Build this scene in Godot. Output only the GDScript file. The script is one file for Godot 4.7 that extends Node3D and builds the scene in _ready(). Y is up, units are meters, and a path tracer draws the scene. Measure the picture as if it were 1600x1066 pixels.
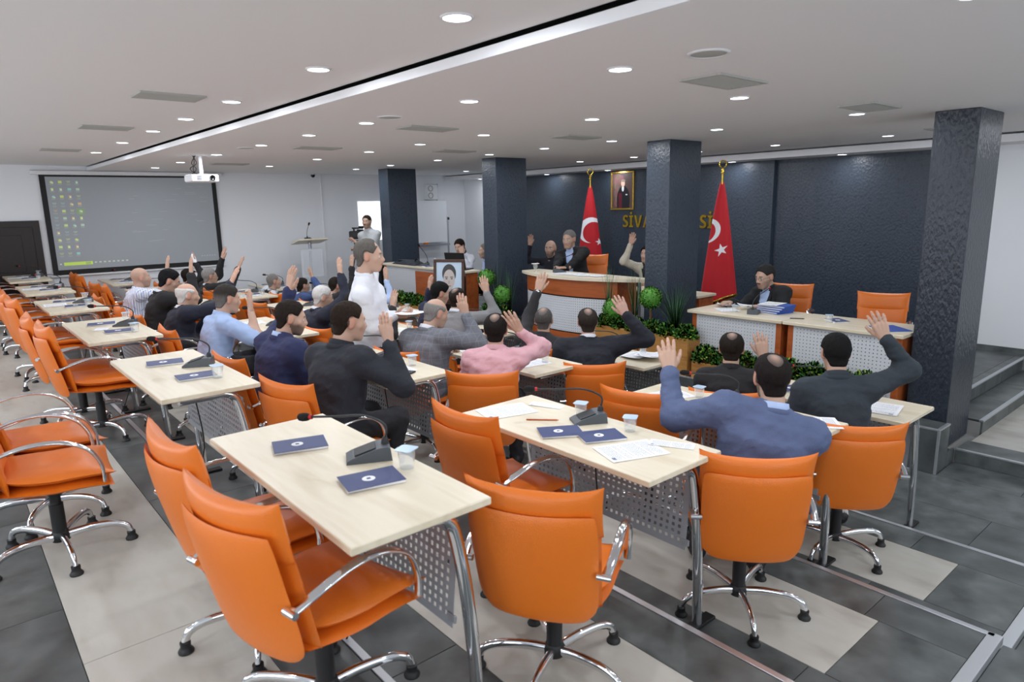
extends Node3D
# A council chamber: tiers of two-seat desks with orange chairs step down to a dais along a dark wall; members vote by show of hands.
const STEP := 0.155
const ROW_Z := [-0.80, -2.10, -3.37, -4.62]       # sitters' edge of the desks in each row
const ROW_X := [-1.69, -1.63, -1.60, -1.55]       # aisle end of the first desk in each row
const ROW_Y := [0.62, 0.465, 0.31, 0.155]         # floor of each tier
const PITCH := 2.118
const TOP_Y := 0.764
const CEIL := 3.06
const CEIL_UP := 3.137
const SOFFIT := 2.95
const STAGE := 0.40
const END_X := -13.7
const FRONT_Z := -10.15
const ROW_NAME := ["rear row", "second row", "third row", "front row"]
const WINDOW_LIGHT := 2.4
const LAMP_LIGHT := 0.8
const NTH := ["first", "second", "third", "fourth", "fifth", "sixth", "seventh", "eighth", "ninth"]

var M := {}
var counts := {}
var noise := FastNoiseLite.new()
var rng := RandomNumberGenerator.new()
var seat_taken := {}

# ---------------------------------------------------------------- mesh builder
class MB:
	var v := PackedVector3Array()
	var n := PackedVector3Array()
	var uv := PackedVector2Array()
	var ix := PackedInt32Array()
	func add(pv: PackedVector3Array, tr: PackedInt32Array, xf := Transform3D(), nn := PackedVector3Array(), tuv := PackedVector2Array()) -> void:
		var vol := 0.0
		var c := Vector3.ZERO
		for p in pv: c += p
		c /= float(pv.size())
		for i in range(0, tr.size(), 3):
			vol += (pv[tr[i]] - c).dot((pv[tr[i + 1]] - c).cross(pv[tr[i + 2]] - c))
		var flip := vol > 0.0
		var nm := nn
		if nm.is_empty():
			nm = PackedVector3Array(); nm.resize(pv.size())
			for i in range(0, tr.size(), 3):
				var a := tr[i]; var b := tr[i + 1]; var d := tr[i + 2]
				var f := (pv[b] - pv[a]).cross(pv[d] - pv[a])
				if not flip: f = -f
				nm[a] += f; nm[b] += f; nm[d] += f
		var base := v.size()
		var bt := xf.basis.inverse().transposed()
		for i in pv.size():
			v.append(xf * pv[i])
			n.append((bt * nm[i]).normalized())
			uv.append(tuv[i] if not tuv.is_empty() else Vector2(pv[i].x, pv[i].z))
		var mirrored := xf.basis.determinant() < 0.0
		for i in range(0, tr.size(), 3):
			if flip != mirrored:
				ix.append(base + tr[i]); ix.append(base + tr[i + 2]); ix.append(base + tr[i + 1])
			else:
				ix.append(base + tr[i]); ix.append(base + tr[i + 1]); ix.append(base + tr[i + 2])
	func box(at: Vector3, size: Vector3, bev := 0.004, turn := Basis()) -> void:
		var h := size * 0.5
		var b: float = min(bev, min(h.x, min(h.y, h.z)) * 0.49)
		var pv := PackedVector3Array(); var nn := PackedVector3Array(); var tr := PackedInt32Array()
		for k in 8:
			var s := Vector3(1 if k & 1 else -1, 1 if k & 2 else -1, 1 if k & 4 else -1)
			pv.append(s * Vector3(h.x, h.y - b, h.z - b)); nn.append(Vector3(s.x, 0, 0))
			pv.append(s * Vector3(h.x - b, h.y, h.z - b)); nn.append(Vector3(0, s.y, 0))
			pv.append(s * Vector3(h.x - b, h.y - b, h.z)); nn.append(Vector3(0, 0, s.z))
		var quads := [[0, 2, 6, 4, 0], [1, 5, 7, 3, 0], [0, 4, 5, 1, 1], [2, 3, 7, 6, 1], [0, 1, 3, 2, 2], [4, 6, 7, 5, 2]]
		var q := []
		for f in quads:
			q.append([f[0] * 3 + f[4], f[1] * 3 + f[4], f[2] * 3 + f[4], f[3] * 3 + f[4]])
		for a in 8:
			for ax in 3:
				var c := a | (1 << ax)
				if c == a: continue
				var o1 := (ax + 1) % 3; var o2 := (ax + 2) % 3
				q.append([a * 3 + o1, c * 3 + o1, c * 3 + o2, a * 3 + o2])
		for f in q: _face(pv, nn, tr, f)
		for a in 8: _face(pv, nn, tr, [a * 3, a * 3 + 1, a * 3 + 2])
		var base := v.size()
		for i in pv.size():
			v.append(at + turn * pv[i]); n.append(turn * nn[i]); uv.append(Vector2(pv[i].x, pv[i].z))
		for i in tr: ix.append(base + i)
	func _face(pv: PackedVector3Array, nn: PackedVector3Array, tr: PackedInt32Array, f: Array) -> void:
		var m := Vector3.ZERO
		for i in f: m += nn[i]
		for k in range(1, f.size() - 1):
			var g := (pv[f[k]] - pv[f[0]]).cross(pv[f[k + 1]] - pv[f[0]])
			if g.dot(m) > 0: tr.append_array([f[0], f[k + 1], f[k]])
			else: tr.append_array([f[0], f[k], f[k + 1]])
	func tube(path: Array, radii, sides := 10, flat := 1.0, up0 := Vector3.UP, caps := true) -> void:
		var pv := PackedVector3Array(); var tr := PackedInt32Array()
		var side := Vector3.ZERO
		for i in path.size():
			var t: Vector3 = (path[min(i + 1, path.size() - 1)] - path[max(i - 1, 0)]).normalized()
			if i == 0:
				side = t.cross(up0)
				if side.length() < 0.01: side = t.cross(Vector3(0.3, 0.1, 1))
			side = (side - t * side.dot(t)).normalized()
			var up := side.cross(t)
			var r: float = radii[i] if radii is Array else radii
			for k in sides:
				var a := TAU * k / sides
				pv.append(path[i] + side * cos(a) * r + up * sin(a) * r * flat)
		for i in path.size() - 1:
			for k in sides:
				var a := i * sides + k; var b := i * sides + (k + 1) % sides
				tr.append_array([a, b, a + sides, b, b + sides, a + sides])
		if caps:
			for e in [0, path.size() - 1]:
				var base := pv.size()
				for k in sides: pv.append(pv[e * sides + k])
				pv.append(path[e])
				for k in sides:
					if e == 0: tr.append_array([base + (k + 1) % sides, base + k, base + sides])
					else: tr.append_array([base + k, base + (k + 1) % sides, base + sides])
		add(pv, tr)
	func lathe(prof: Array, sides := 20, at := Vector3.ZERO, xf := Transform3D()) -> void:
		var pv := PackedVector3Array(); var tr := PackedInt32Array()
		for p in prof:
			for k in sides:
				var a := TAU * k / sides
				pv.append(Vector3(cos(a) * p.x, p.y, sin(a) * p.x) + at)
		for i in prof.size() - 1:
			if prof[i].is_equal_approx(prof[i + 1]): continue
			for k in sides:
				var a := i * sides + k; var b := i * sides + (k + 1) % sides
				tr.append_array([a, b, a + sides, b, b + sides, a + sides])
		add(pv, tr, xf)
	func slab(poly: PackedVector2Array, y0: float, y1: float, xf := Transform3D()) -> void:   # outline in x,z pulled up from y0 to y1
		var m := poly.size()
		var pv := PackedVector3Array(); var nn := PackedVector3Array(); var tr := PackedInt32Array()
		var tt := Geometry2D.triangulate_polygon(poly)
		var area := 0.0
		for i in m: area += poly[i].cross(poly[(i + 1) % m])
		for p in poly: pv.append(Vector3(p.x, y0, p.y)); nn.append(Vector3.DOWN)
		for p in poly: pv.append(Vector3(p.x, y1, p.y)); nn.append(Vector3.UP)
		for i in range(0, tt.size(), 3):
			_face(pv, nn, tr, [tt[i], tt[i + 1], tt[i + 2]])
			_face(pv, nn, tr, [m + tt[i], m + tt[i + 1], m + tt[i + 2]])
		for i in m:
			var j := (i + 1) % m
			var e := poly[j] - poly[i]
			var o := (Vector2(e.y, -e.x) * signf(area)).normalized()
			var b := pv.size()
			pv.append_array([pv[i], pv[j], pv[m + j], pv[m + i]])
			for k in 4: nn.append(Vector3(o.x, 0, o.y))
			_face(pv, nn, tr, [b, b + 1, b + 2, b + 3])
		var base := v.size()
		for i in pv.size():
			v.append(xf * pv[i]); n.append((xf.basis * nn[i]).normalized()); uv.append(Vector2(pv[i].x, pv[i].z))
		for i in tr: ix.append(base + i)
	func pillow(w: float, d: float, t_up: float, t_dn: float, pinch: float, xf: Transform3D, nu := 12, nv := 12, warp = null) -> void:
		var pv := PackedVector3Array(); var tr := PackedInt32Array(); var tu := PackedVector2Array()
		for s in 2:
			for j in nv + 1:
				for i in nu + 1:
					var u := 2.0 * i / nu - 1.0; var w2 := 2.0 * j / nv - 1.0
					u = sin(u * PI * 0.5) * 0.6 + u * 0.4; w2 = sin(w2 * PI * 0.5) * 0.6 + w2 * 0.4
					var h := pow(maxf(1.0 - pow(absf(u), 3.0), 0.0), 0.55) * pow(maxf(1.0 - pow(absf(w2), 3.0), 0.0), 0.55)
					var p := Vector3(u * w * 0.5 * (1.0 - pinch * (1.0 - w2 * w2)), (t_up if s == 0 else -t_dn) * h, w2 * d * 0.5 * (1.0 - pinch * (1.0 - u * u)))
					if warp != null: p = warp.call(p, u, w2)
					pv.append(p); tu.append(Vector2(u, w2))
		var off := (nu + 1) * (nv + 1)
		for j in nv:
			for i in nu:
				var a := j * (nu + 1) + i; var b := a + 1; var c := a + nu + 1; var d2 := c + 1
				tr.append_array([a, b, c, b, d2, c])
				tr.append_array([off + a, off + c, off + b, off + b, off + c, off + d2])
		add(pv, tr, xf, PackedVector3Array(), tu)
	func mesh(mat: Material = null) -> ArrayMesh:
		var arr := []; arr.resize(Mesh.ARRAY_MAX)
		arr[Mesh.ARRAY_VERTEX] = v; arr[Mesh.ARRAY_NORMAL] = n; arr[Mesh.ARRAY_TEX_UV] = uv; arr[Mesh.ARRAY_INDEX] = ix
		var m := ArrayMesh.new()
		m.add_surface_from_arrays(Mesh.PRIMITIVE_TRIANGLES, arr)
		if mat: m.surface_set_material(0, mat)
		return m

# ---------------------------------------------------------------- nodes
func numbered(called: String) -> String:
	var k: int = counts.get(called, 0)
	counts[called] = k + 1
	return called if k == 0 else "%s_%03d" % [called, k]

func tag(o: Node, label: String, category := "", group := "", kind := "") -> void:
	o.set_meta("label", label)
	if category: o.set_meta("category", category)
	if group: o.set_meta("group", group)
	if kind: o.set_meta("kind", kind)

func thing(called: String, label: String, category: String, at := Vector3.ZERO, turn := 0.0, group := "") -> Node3D:
	var o := Node3D.new()
	o.name = numbered(called)
	add_child(o)
	o.position = at; o.rotation.y = turn
	tag(o, label, category, group)
	return o

func part(parent: Node, called: String, mesh: Mesh, mat: Material, at := Vector3.ZERO, turn := Vector3.ZERO) -> MeshInstance3D:
	var o := MeshInstance3D.new()
	o.name = called; o.mesh = mesh
	if mat: o.material_override = mat
	parent.add_child(o, true)
	o.position = at; o.rotation = turn
	return o

func struct(called: String, mesh: Mesh, mat: Material, label: String, at := Vector3.ZERO) -> MeshInstance3D:
	var o := part(self, numbered(called), mesh, mat, at)
	tag(o, label, "", "", "structure")
	return o

func sbox(called: String, a: Vector3, b: Vector3, mat: Material, label: String, bev := 0.003) -> MeshInstance3D:
	var m := MB.new(); m.box((a + b) * 0.5, (b - a).abs(), bev)
	return struct(called, m.mesh(), mat, label)

func boxm(size: Vector3, bev := 0.004, at := Vector3.ZERO) -> ArrayMesh:
	var m := MB.new(); m.box(at, size, bev)
	return m.mesh()

func arc(c: Vector3, u: Vector3, w: Vector3, a0: float, a1: float, k: int) -> Array:
	var o := []
	for i in k + 1:
		var a := lerpf(a0, a1, float(i) / k)
		o.append(c + u * cos(a) + w * sin(a))
	return o

func curve(pts: Array, k := 6) -> Array:      # smooth path through the points
	var o := []
	for i in pts.size() - 1:
		var p0: Vector3 = pts[max(i - 1, 0)]; var p1: Vector3 = pts[i]; var p2: Vector3 = pts[i + 1]; var p3: Vector3 = pts[min(i + 2, pts.size() - 1)]
		for j in k: o.append(p1.cubic_interpolate(p2, p0, p3, float(j) / k))
	o.append(pts[-1])
	return o

# ---------------------------------------------------------------- materials
func sm(c: Color, rough := 0.6, metal := 0.0) -> StandardMaterial3D:
	var m := StandardMaterial3D.new()
	m.albedo_color = c; m.roughness = rough; m.metallic = metal
	return m

func ntex(freq: float, size := 256, oct := 4, ramp: Array = [], normal := false, strength := 4.0, kind := FastNoiseLite.TYPE_SIMPLEX_SMOOTH) -> ImageTexture:
	var f := FastNoiseLite.new()
	f.noise_type = kind; f.frequency = freq; f.fractal_octaves = oct; f.seed = 7 + M.size()
	var img := f.get_seamless_image(size, size)
	if normal:
		img.convert(Image.FORMAT_RGBA8)
		img.bump_map_to_normal_map(strength)
		return ImageTexture.create_from_image(img)
	img.convert(Image.FORMAT_RGB8)
	if ramp:
		var g := Gradient.new()
		g.offsets = PackedFloat32Array(); g.colors = PackedColorArray()
		for i in ramp.size(): g.add_point(float(i) / (ramp.size() - 1), ramp[i])
		for y in size:
			for x in size: img.set_pixel(x, y, g.sample(img.get_pixel(x, y).r))
	return ImageTexture.create_from_image(img)

func tri(m: StandardMaterial3D, scale: Vector3, world := false) -> StandardMaterial3D:
	m.uv1_triplanar = true; m.uv1_world_triplanar = world; m.uv1_scale = scale
	return m

func cloth(c: Color, rough := 0.85) -> StandardMaterial3D:
	var m := sm(c, rough)
	m.rim_enabled = true; m.rim = 0.15; m.rim_tint = 0.6
	m.normal_enabled = true; m.normal_texture = M.weave; m.normal_scale = 0.35
	return tri(m, Vector3(9, 9, 9))

func print_cloth(img: Image, scale: float) -> StandardMaterial3D:
	var m := sm(Color.WHITE, 0.85)
	m.albedo_texture = ImageTexture.create_from_image(img)
	return tri(m, Vector3.ONE * scale)

func materials() -> void:
	M.weave = ntex(0.09, 128, 2, [], true, 2.0)
	M.white_wall = sm(Color8(238, 240, 244), 0.75)
	M.ceiling = sm(Color8(236, 234, 234), 0.8)
	M.dark_plaster = sm(Color8(54, 64, 77), 0.33)
	M.dark_plaster.albedo_texture = ntex(0.02, 512, 4, [Color(0.72, 0.72, 0.74), Color(1, 1, 1), Color(1, 1, 1), Color(0.8, 0.8, 0.82)])
	M.dark_plaster.normal_enabled = true
	M.dark_plaster.normal_texture = ntex(0.05, 512, 5, [], true, 4.0)
	M.dark_plaster.normal_scale = 0.32
	tri(M.dark_plaster, Vector3(1.1, 0.8, 1.1), true)
	M.rough_plaster = M.dark_plaster.duplicate()
	M.rough_plaster.albedo_color = Color8(46, 53, 64); M.rough_plaster.normal_scale = 0.45
	tri(M.rough_plaster, Vector3(1.3, 0.5, 1.3), true)
	M.tile_dark = sm(Color8(118, 123, 122), 0.38)
	M.tile_dark.albedo_texture = ntex(0.012, 512, 6, [Color(0.5, 0.51, 0.52), Color(0.7, 0.71, 0.71), Color(0.84, 0.85, 0.85), Color(1, 1, 1)])
	tri(M.tile_dark, Vector3(0.5, 0.5, 0.5), true)
	M.tile_dark2 = M.tile_dark.duplicate(); M.tile_dark2.albedo_color = Color8(108, 113, 113); tri(M.tile_dark2, Vector3(0.37, 0.4, 0.43), true)
	M.tile_beige = sm(Color8(196, 194, 186), 0.42)
	M.tile_beige.albedo_texture = ntex(0.008, 512, 5, [Color(0.86, 0.85, 0.84), Color(0.97, 0.96, 0.95), Color(1, 1, 1), Color(0.93, 0.92, 0.9)])
	tri(M.tile_beige, Vector3(0.3, 0.3, 0.8), true)
	M.grout = sm(Color8(150, 150, 148), 0.85)
	M.alu = sm(Color8(205, 208, 212), 0.38, 0.85)
	M.concrete = sm(Color8(110, 112, 112), 0.8)
	M.chrome = sm(Color8(228, 230, 233), 0.09, 1.0)
	M.steel = sm(Color8(176, 180, 186), 0.3, 0.8)
	M.perf = sm(Color8(158, 162, 168), 0.42, 0.35)
	M.perf_desk = sm(Color8(222, 225, 230), 0.5)
	M.black = sm(Color8(20, 20, 22), 0.5)
	M.black_gloss = sm(Color8(14, 14, 16), 0.2)
	M.black_frame = sm(Color8(12, 13, 15), 0.6)
	M.hole = sm(Color8(28, 29, 32), 0.9)
	M.leather = sm(Color8(229, 118, 30), 0.4)
	M.leather.normal_enabled = true; M.leather.normal_texture = ntex(0.12, 256, 3, [], true, 3.0); M.leather.normal_scale = 0.3
	M.leather.clearcoat_enabled = true; M.leather.clearcoat = 0.15; M.leather.clearcoat_roughness = 0.4
	tri(M.leather, Vector3(5, 5, 5))
	M.beech = sm(Color8(233, 222, 198), 0.32)
	M.beech.albedo_texture = ntex(0.01, 256, 5, [Color(0.93, 0.91, 0.88), Color(1, 1, 1), Color(0.97, 0.96, 0.94)])
	tri(M.beech, Vector3(0.35, 2.5, 2.5))
	M.beech_edge = sm(Color8(205, 186, 148), 0.4)
	M.cherry = sm(Color8(186, 98, 48), 0.4)
	M.cherry.albedo_texture = ntex(0.01, 256, 5, [Color(0.82, 0.78, 0.74), Color(1, 1, 1), Color(0.9, 0.88, 0.86)])
	tri(M.cherry, Vector3(0.4, 3.0, 3.0))
	M.oak = sm(Color8(198, 142, 74), 0.55)
	M.oak.albedo_texture = M.cherry.albedo_texture
	tri(M.oak, Vector3(0.5, 4.0, 4.0))
	M.walnut = sm(Color8(70, 38, 24), 0.4)
	M.door = sm(Color8(28, 16, 15), 0.4)
	M.door.albedo_texture = M.cherry.albedo_texture
	tri(M.door, Vector3(3.0, 0.4, 3.0))
	M.paper = sm(Color8(244, 245, 248), 0.85)
	M.navy = sm(Color8(48, 62, 112), 0.5)
	M.foil = sm(Color8(190, 214, 236), 0.3, 0.2)
	M.mic_grey = sm(Color8(78, 84, 90), 0.45)
	M.mic_dark = sm(Color8(34, 37, 41), 0.5)
	M.foam = sm(Color8(16, 16, 17), 0.95)
	M.red = sm(Color8(190, 24, 34), 0.5)
	M.gold = sm(Color8(214, 176, 82), 0.25, 0.9)
	M.brass = sm(Color8(222, 186, 70), 0.22, 0.95)
	M.vent = sm(Color8(176, 177, 172), 0.6)
	M.vent_dark = sm(Color8(84, 86, 84), 0.8)
	M.cup = sm(Color(0.95, 0.97, 0.98, 0.10), 0.05)
	M.cup.transparency = BaseMaterial3D.TRANSPARENCY_ALPHA
	M.water = sm(Color(0.9, 0.95, 0.97, 0.10), 0.03)
	M.water.transparency = BaseMaterial3D.TRANSPARENCY_ALPHA
	M.leaf = sm(Color8(84, 150, 52), 0.55)
	M.leaf_light = sm(Color8(168, 196, 72), 0.55)
	M.leaf_dark = sm(Color8(48, 108, 48), 0.55)
	M.grass_blade = sm(Color8(76, 132, 90), 0.55)
	for k in ["leaf", "leaf_light", "leaf_dark", "grass_blade"]:
		M[k].backlight_enabled = true; M[k].backlight = Color(0.1, 0.16, 0.05)
	M.bark = sm(Color8(112, 78, 50), 0.85)
	M.soil = sm(Color8(40, 30, 24), 0.95)
	M.plastic_white = sm(Color8(232, 233, 236), 0.4)
	M.whiteboard = sm(Color8(240, 243, 247), 0.2)
	M.glow = sm(Color8(255, 255, 255), 0.5)
	M.glow.emission_enabled = true; M.glow.emission = Color(0.93, 0.96, 1.0); M.glow.emission_energy_multiplier = 9.0
	M.day = sm(Color8(255, 255, 255), 0.3)
	M.day.emission_enabled = true; M.day.emission = Color(0.95, 0.98, 1.0); M.day.emission_energy_multiplier = 1.0
	M.skin = sm(Color.WHITE, 0.52)
	M.skin.vertex_color_use_as_albedo = true
	M.skin.subsurf_scatter_enabled = true; M.skin.subsurf_scatter_strength = 0.06
	M.hair = sm(Color.WHITE, 0.72)
	M.hair.metallic_specular = 0.25
	M.hair.normal_enabled = true; M.hair.normal_texture = ntex(0.06, 256, 4, [], true, 6.0); M.hair.normal_scale = 0.8
	tri(M.hair, Vector3(26, 7, 26))
	M.hair.vertex_color_use_as_albedo = true
	M.lens = sm(Color8(12, 14, 18), 0.08)
	M.blue_file = sm(Color8(36, 84, 176), 0.45)
	M.bag = sm(Color8(34, 40, 50), 0.7)

# ---------------------------------------------------------------- room
func tiles(floor_node: Node, x0: float, x1: float, z0: float, z1: float, y: float, len: float, mats: Array, shift := 0.0) -> void:
	# one band of tiles from x0 to x1, each a piece of its own with a joint round it
	var x := x0
	var first := true
	var k := 0
	while x < x1 - 0.02:
		var l := minf(len - (shift if first else 0.0), x1 - x)
		first = false
		var key := "tile_%.3f_%.3f" % [l, z1 - z0]
		if not M.has(key): M[key] = boxm(Vector3(l - 0.003, 0.02, z1 - z0 - 0.003), 0.0015)
		part(floor_node, "tile", M[key], mats[k % mats.size()], Vector3(x + l * 0.5, y - 0.01, (z0 + z1) * 0.5))
		x += l; k += 1

func slab_part(parent: Node, called: String, a: Vector3, b: Vector3, mat: Material) -> MeshInstance3D:
	return part(parent, called, boxm((b - a).abs(), 0.002), mat, (a + b) * 0.5)

func room() -> void:
	var dark := [M.tile_dark, M.tile_dark2]
	var fl := Node3D.new(); fl.name = "floor"; add_child(fl)
	tag(fl, "tiered floor of charcoal tiles with beige tile bands", "", "", "structure")
	var nose := []
	nose = [-1.09, -2.378, -3.585, -4.78]
	var backs := [2.6, nose[0], nose[1], nose[2]]
	for r in 4:
		var y: float = ROW_Y[r]
		slab_part(fl, "tier", Vector3(END_X, -0.2, backs[r]), Vector3(-0.72, y - 0.021, nose[r]), M.grout)
		slab_part(fl, "tier", Vector3(-0.72, -0.2, backs[r] + 0.002), Vector3(2.6, y - 0.061, nose[r]), M.grout)
		# charcoal at the step, beige under the chairs, charcoal behind
		tiles(fl, END_X, -0.75, nose[r] + 0.04, nose[r] + 0.30, y, 1.2, dark, 0.3 + 0.2 * r)
		tiles(fl, END_X, -1.13, nose[r] + 0.30, nose[r] + 0.87, y, 3.6, [M.tile_beige])
		tiles(fl, -1.13, -0.75, nose[r] + 0.30, nose[r] + 0.87, y, 1.2, dark)
		if r > 0: tiles(fl, END_X, -0.75, nose[r] + 0.87, nose[r - 1] + 0.0, y, 1.2, dark, 0.3 + 0.2 * r)
		else:
			tiles(fl, END_X, -0.75, nose[0] + 0.87, nose[0] + 1.52, y, 1.2, dark, 0.5)
			tiles(fl, END_X, -0.75, nose[0] + 1.52, nose[0] + 2.12, y, 3.6, [M.tile_beige])
			tiles(fl, END_X, -0.75, nose[0] + 2.12, 2.6, y, 2.4, dark)
		var z := float(nose[r])
		while z < backs[r] - 0.05:
			var z2 := minf(z + 0.65, backs[r])
			tiles(fl, -0.69, 2.6, z, z2, y - 0.04, 1.2, dark, 0.4)
			z = z2
		var m := MB.new(); m.box(Vector3((END_X - 0.72) * 0.5, y - 0.008, nose[r] + 0.02), Vector3(-0.72 - END_X, 0.02, 0.034), 0.003)
		struct("trim_%d" % (r + 1), m.mesh(), M.alu, "aluminium step edging along the %s of desks" % ROW_NAME[r])
		m = MB.new(); m.box(Vector3(-0.72, y - 0.02, (nose[r] + backs[r]) * 0.5), Vector3(0.06, 0.044, backs[r] - nose[r]), 0.003)
		struct("trim_%d" % (r + 5), m.mesh(), M.alu, "wide aluminium edging along the aisle beside the %s" % ROW_NAME[r])
	slab_part(fl, "tier", Vector3(END_X, -0.2, nose[3]), Vector3(2.6, -0.021, FRONT_Z), M.grout)
	var z := -6.3
	var k := 0
	while z < nose[3] - 0.05:
		var z2 := minf(z + 0.66, nose[3])
		tiles(fl, END_X, 2.6, z, z2, 0.0, 1.2, dark, 0.3 + 0.45 * k)
		z = z2; k += 1
	tiles(fl, -1.83, 2.6, -6.745, -6.3, 0.0, 1.2, dark, 0.6)
	# the dais with its tiled front, the corner block under the first column and the side stairs
	var st := Node3D.new(); st.name = "stage_floor"; add_child(st)
	tag(st, "raised dais clad in charcoal tiles with pale edge trims", "", "", "structure")
	slab_part(st, "core", Vector3(END_X, -0.19, -6.32), Vector3(-2.12, STAGE - 0.02, FRONT_Z), M.grout)
	slab_part(st, "core", Vector3(-2.12, -0.19, -6.32), Vector3(-1.86, STAGE - 0.02, -6.56), M.grout)
	var x := -1.85
	while x > END_X + 0.1:
		var x2 := maxf(x - 1.2, END_X)
		slab_part(st, "tile", Vector3(x - 0.002, 0.0, -6.30), Vector3(x2 + 0.002, STAGE - 0.012, -6.32), dark[k % 2]); k += 1
		x = x2
	tiles(st, END_X, -1.86, -6.56, -6.335, STAGE, 1.2, dark)
	tiles(st, END_X, -2.12, -8.2, -6.56, STAGE, 1.2, dark, 0.2)
	tiles(st, END_X, -2.12, FRONT_Z, -8.2, STAGE, 1.2, dark, 0.5)
	slab_part(st, "tile", Vector3(-1.86, 0.0, -6.32), Vector3(-1.84, STAGE - 0.012, -6.56), dark[0])
	slab_part(st, "tile", Vector3(-1.86, 0.0, -6.56), Vector3(-1.84, 0.13, -6.745), dark[1])
	slab_part(st, "edge_trim", Vector3(END_X, STAGE - 0.012, -6.295), Vector3(-1.835, STAGE + 0.004, -6.325), M.alu)
	slab_part(st, "edge_trim", Vector3(-1.865, STAGE - 0.012, -6.325), Vector3(-1.835, STAGE + 0.004, -6.56), M.alu)
	slab_part(st, "edge_trim", Vector3(-1.855, 0.0, -6.296), Vector3(-1.835, STAGE - 0.012, -6.316), M.alu)
	# landing with beige tiles and two risers up to the dais
	slab_part(st, "landing", Vector3(-2.12, -0.19, -6.76), Vector3(2.6, 0.107, FRONT_Z), M.grout)
	slab_part(st, "tile", Vector3(-1.83, 0.0, -6.745), Vector3(2.6, 0.115, -6.762), dark[0])
	slab_part(st, "edge_trim", Vector3(-1.83, 0.115, -6.742), Vector3(2.6, 0.13, -6.772), M.alu)
	tiles(st, -1.83, 2.6, -7.06, -6.775, 0.127, 1.2, dark)
	tiles(st, -1.80, 2.6, FRONT_Z, -7.06, 0.127, 3.6, [M.tile_beige])
	slab_part(st, "step", Vector3(-2.12, 0.10, -7.35), Vector3(-1.815, 0.237, FRONT_Z), M.grout)
	for s in 3:
		var za := -7.35 - s * 0.85
		slab_part(st, "tile", Vector3(-1.815, 0.127, za - 0.002), Vector3(-1.797, 0.242, za - 0.848), dark[s % 2])
		slab_part(st, "tile", Vector3(-2.10, 0.257, za - 0.002), Vector3(-2.088, 0.388, za - 0.848), dark[(s + 1) % 2])
		slab_part(st, "tile", Vector3(-2.085, 0.237, za - 0.002), Vector3(-1.83, 0.257, za - 0.848), dark[(s + 1) % 2])
	slab_part(st, "edge_trim", Vector3(-1.83, 0.242, -7.35), Vector3(-1.79, 0.26, FRONT_Z), M.alu)
	slab_part(st, "edge_trim", Vector3(-2.12, 0.388, -7.35), Vector3(-2.08, 0.404, FRONT_Z), M.alu)
	# walls
	sbox("wall_end", Vector3(END_X, -0.2, 2.8), Vector3(END_X - 0.2, 3.4, FRONT_Z - 0.2), M.white_wall, "white end wall carrying the projection screen")
	sbox("wall_front", Vector3(END_X, -0.2, FRONT_Z), Vector3(2.8, 3.4, FRONT_Z - 0.2), M.white_wall, "white painted wall beyond the columns")
	sbox("wall_rear", Vector3(END_X - 0.2, -0.2, 2.6), Vector3(2.8, 3.4, 2.8), M.white_wall, "plain white wall behind the rear desks")
	sbox("wall_side", Vector3(2.6, -0.2, 2.6), Vector3(2.8, 3.4, FRONT_Z), M.white_wall, "plain white wall by the aisle")
	sbox("wall_accent", Vector3(-11.6, STAGE, FRONT_Z), Vector3(-5.54, SOFFIT, FRONT_Z + 0.10), M.dark_plaster, "dark blue-grey textured wall carrying gold letters behind the dais")
	sbox("wall_accent", Vector3(-5.54, STAGE, FRONT_Z), Vector3(-2.7, SOFFIT, FRONT_Z + 0.02), M.dark_plaster, "recessed dark textured wall behind the long council desk")
	sbox("baseboard_front", Vector3(-2.7, 0.127, FRONT_Z), Vector3(2.6, 0.47, FRONT_Z + 0.015), M.tile_dark, "charcoal tile skirting at the foot of the white wall")
	# ceilings: high over the rear row, lower over the hall, lowest along the front wall
	sbox("ceiling", Vector3(END_X, CEIL_UP, 2.6), Vector3(2.6, CEIL_UP + 0.04, -2.2), M.ceiling, "higher plaster ceiling over the rear row")
	sbox("ceiling", Vector3(END_X, CEIL, -2.215), Vector3(2.6, CEIL + 0.04, -9.6), M.ceiling, "lower plaster ceiling over the hall")
	sbox("ceiling", Vector3(END_X, SOFFIT, -9.615), Vector3(2.6, SOFFIT + 0.04, FRONT_Z), M.ceiling, "dropped plaster soffit along the front wall")
	sbox("ceiling", Vector3(END_X - 0.2, 3.4, 2.8), Vector3(2.8, 3.55, FRONT_Z - 0.2), M.concrete, "bare concrete slab above the plaster ceilings")
	# the fascias stop short of the plaster above: an open gap into the void over the ceiling
	sbox("trim_9", Vector3(END_X, CEIL, -2.2), Vector3(2.6, CEIL_UP - 0.022, -2.215), M.plastic_white, "white fascia of the ceiling step")
	sbox("trim_10", Vector3(END_X, SOFFIT, -9.6), Vector3(2.6, CEIL - 0.02, -9.615), M.plastic_white, "white fascia of the soffit by the front wall")
	# columns
	var cx := [-1.9, -4.97, -8.17, -11.36]
	var cl := ["dark textured column beside the stairs of the dais", "dark textured column rising behind the topiary planters", "dark textured column beside the curved podium", "dark textured column behind the desk with the bag"]
	for i in 4:
		var a := Vector3(cx[i] - 0.34, STAGE, -6.66); var b := Vector3(cx[i], CEIL, -7.28)
		if i == 0: a.y = 0.12
		var o := sbox("column", a, b, M.rough_plaster if i == 0 else M.dark_plaster, cl[i], 0.006)
		o.set_meta("kind", "structure")
	# double door at the end of the rear row
	var d := Node3D.new(); d.name = "door_1"; add_child(d)
	tag(d, "dark brown wooden double door in the end wall", "", "", "structure")
	slab_part(d, "frame", Vector3(END_X, 0.62, 0.72), Vector3(END_X + 0.05, 2.25, 0.62), M.door)
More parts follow.
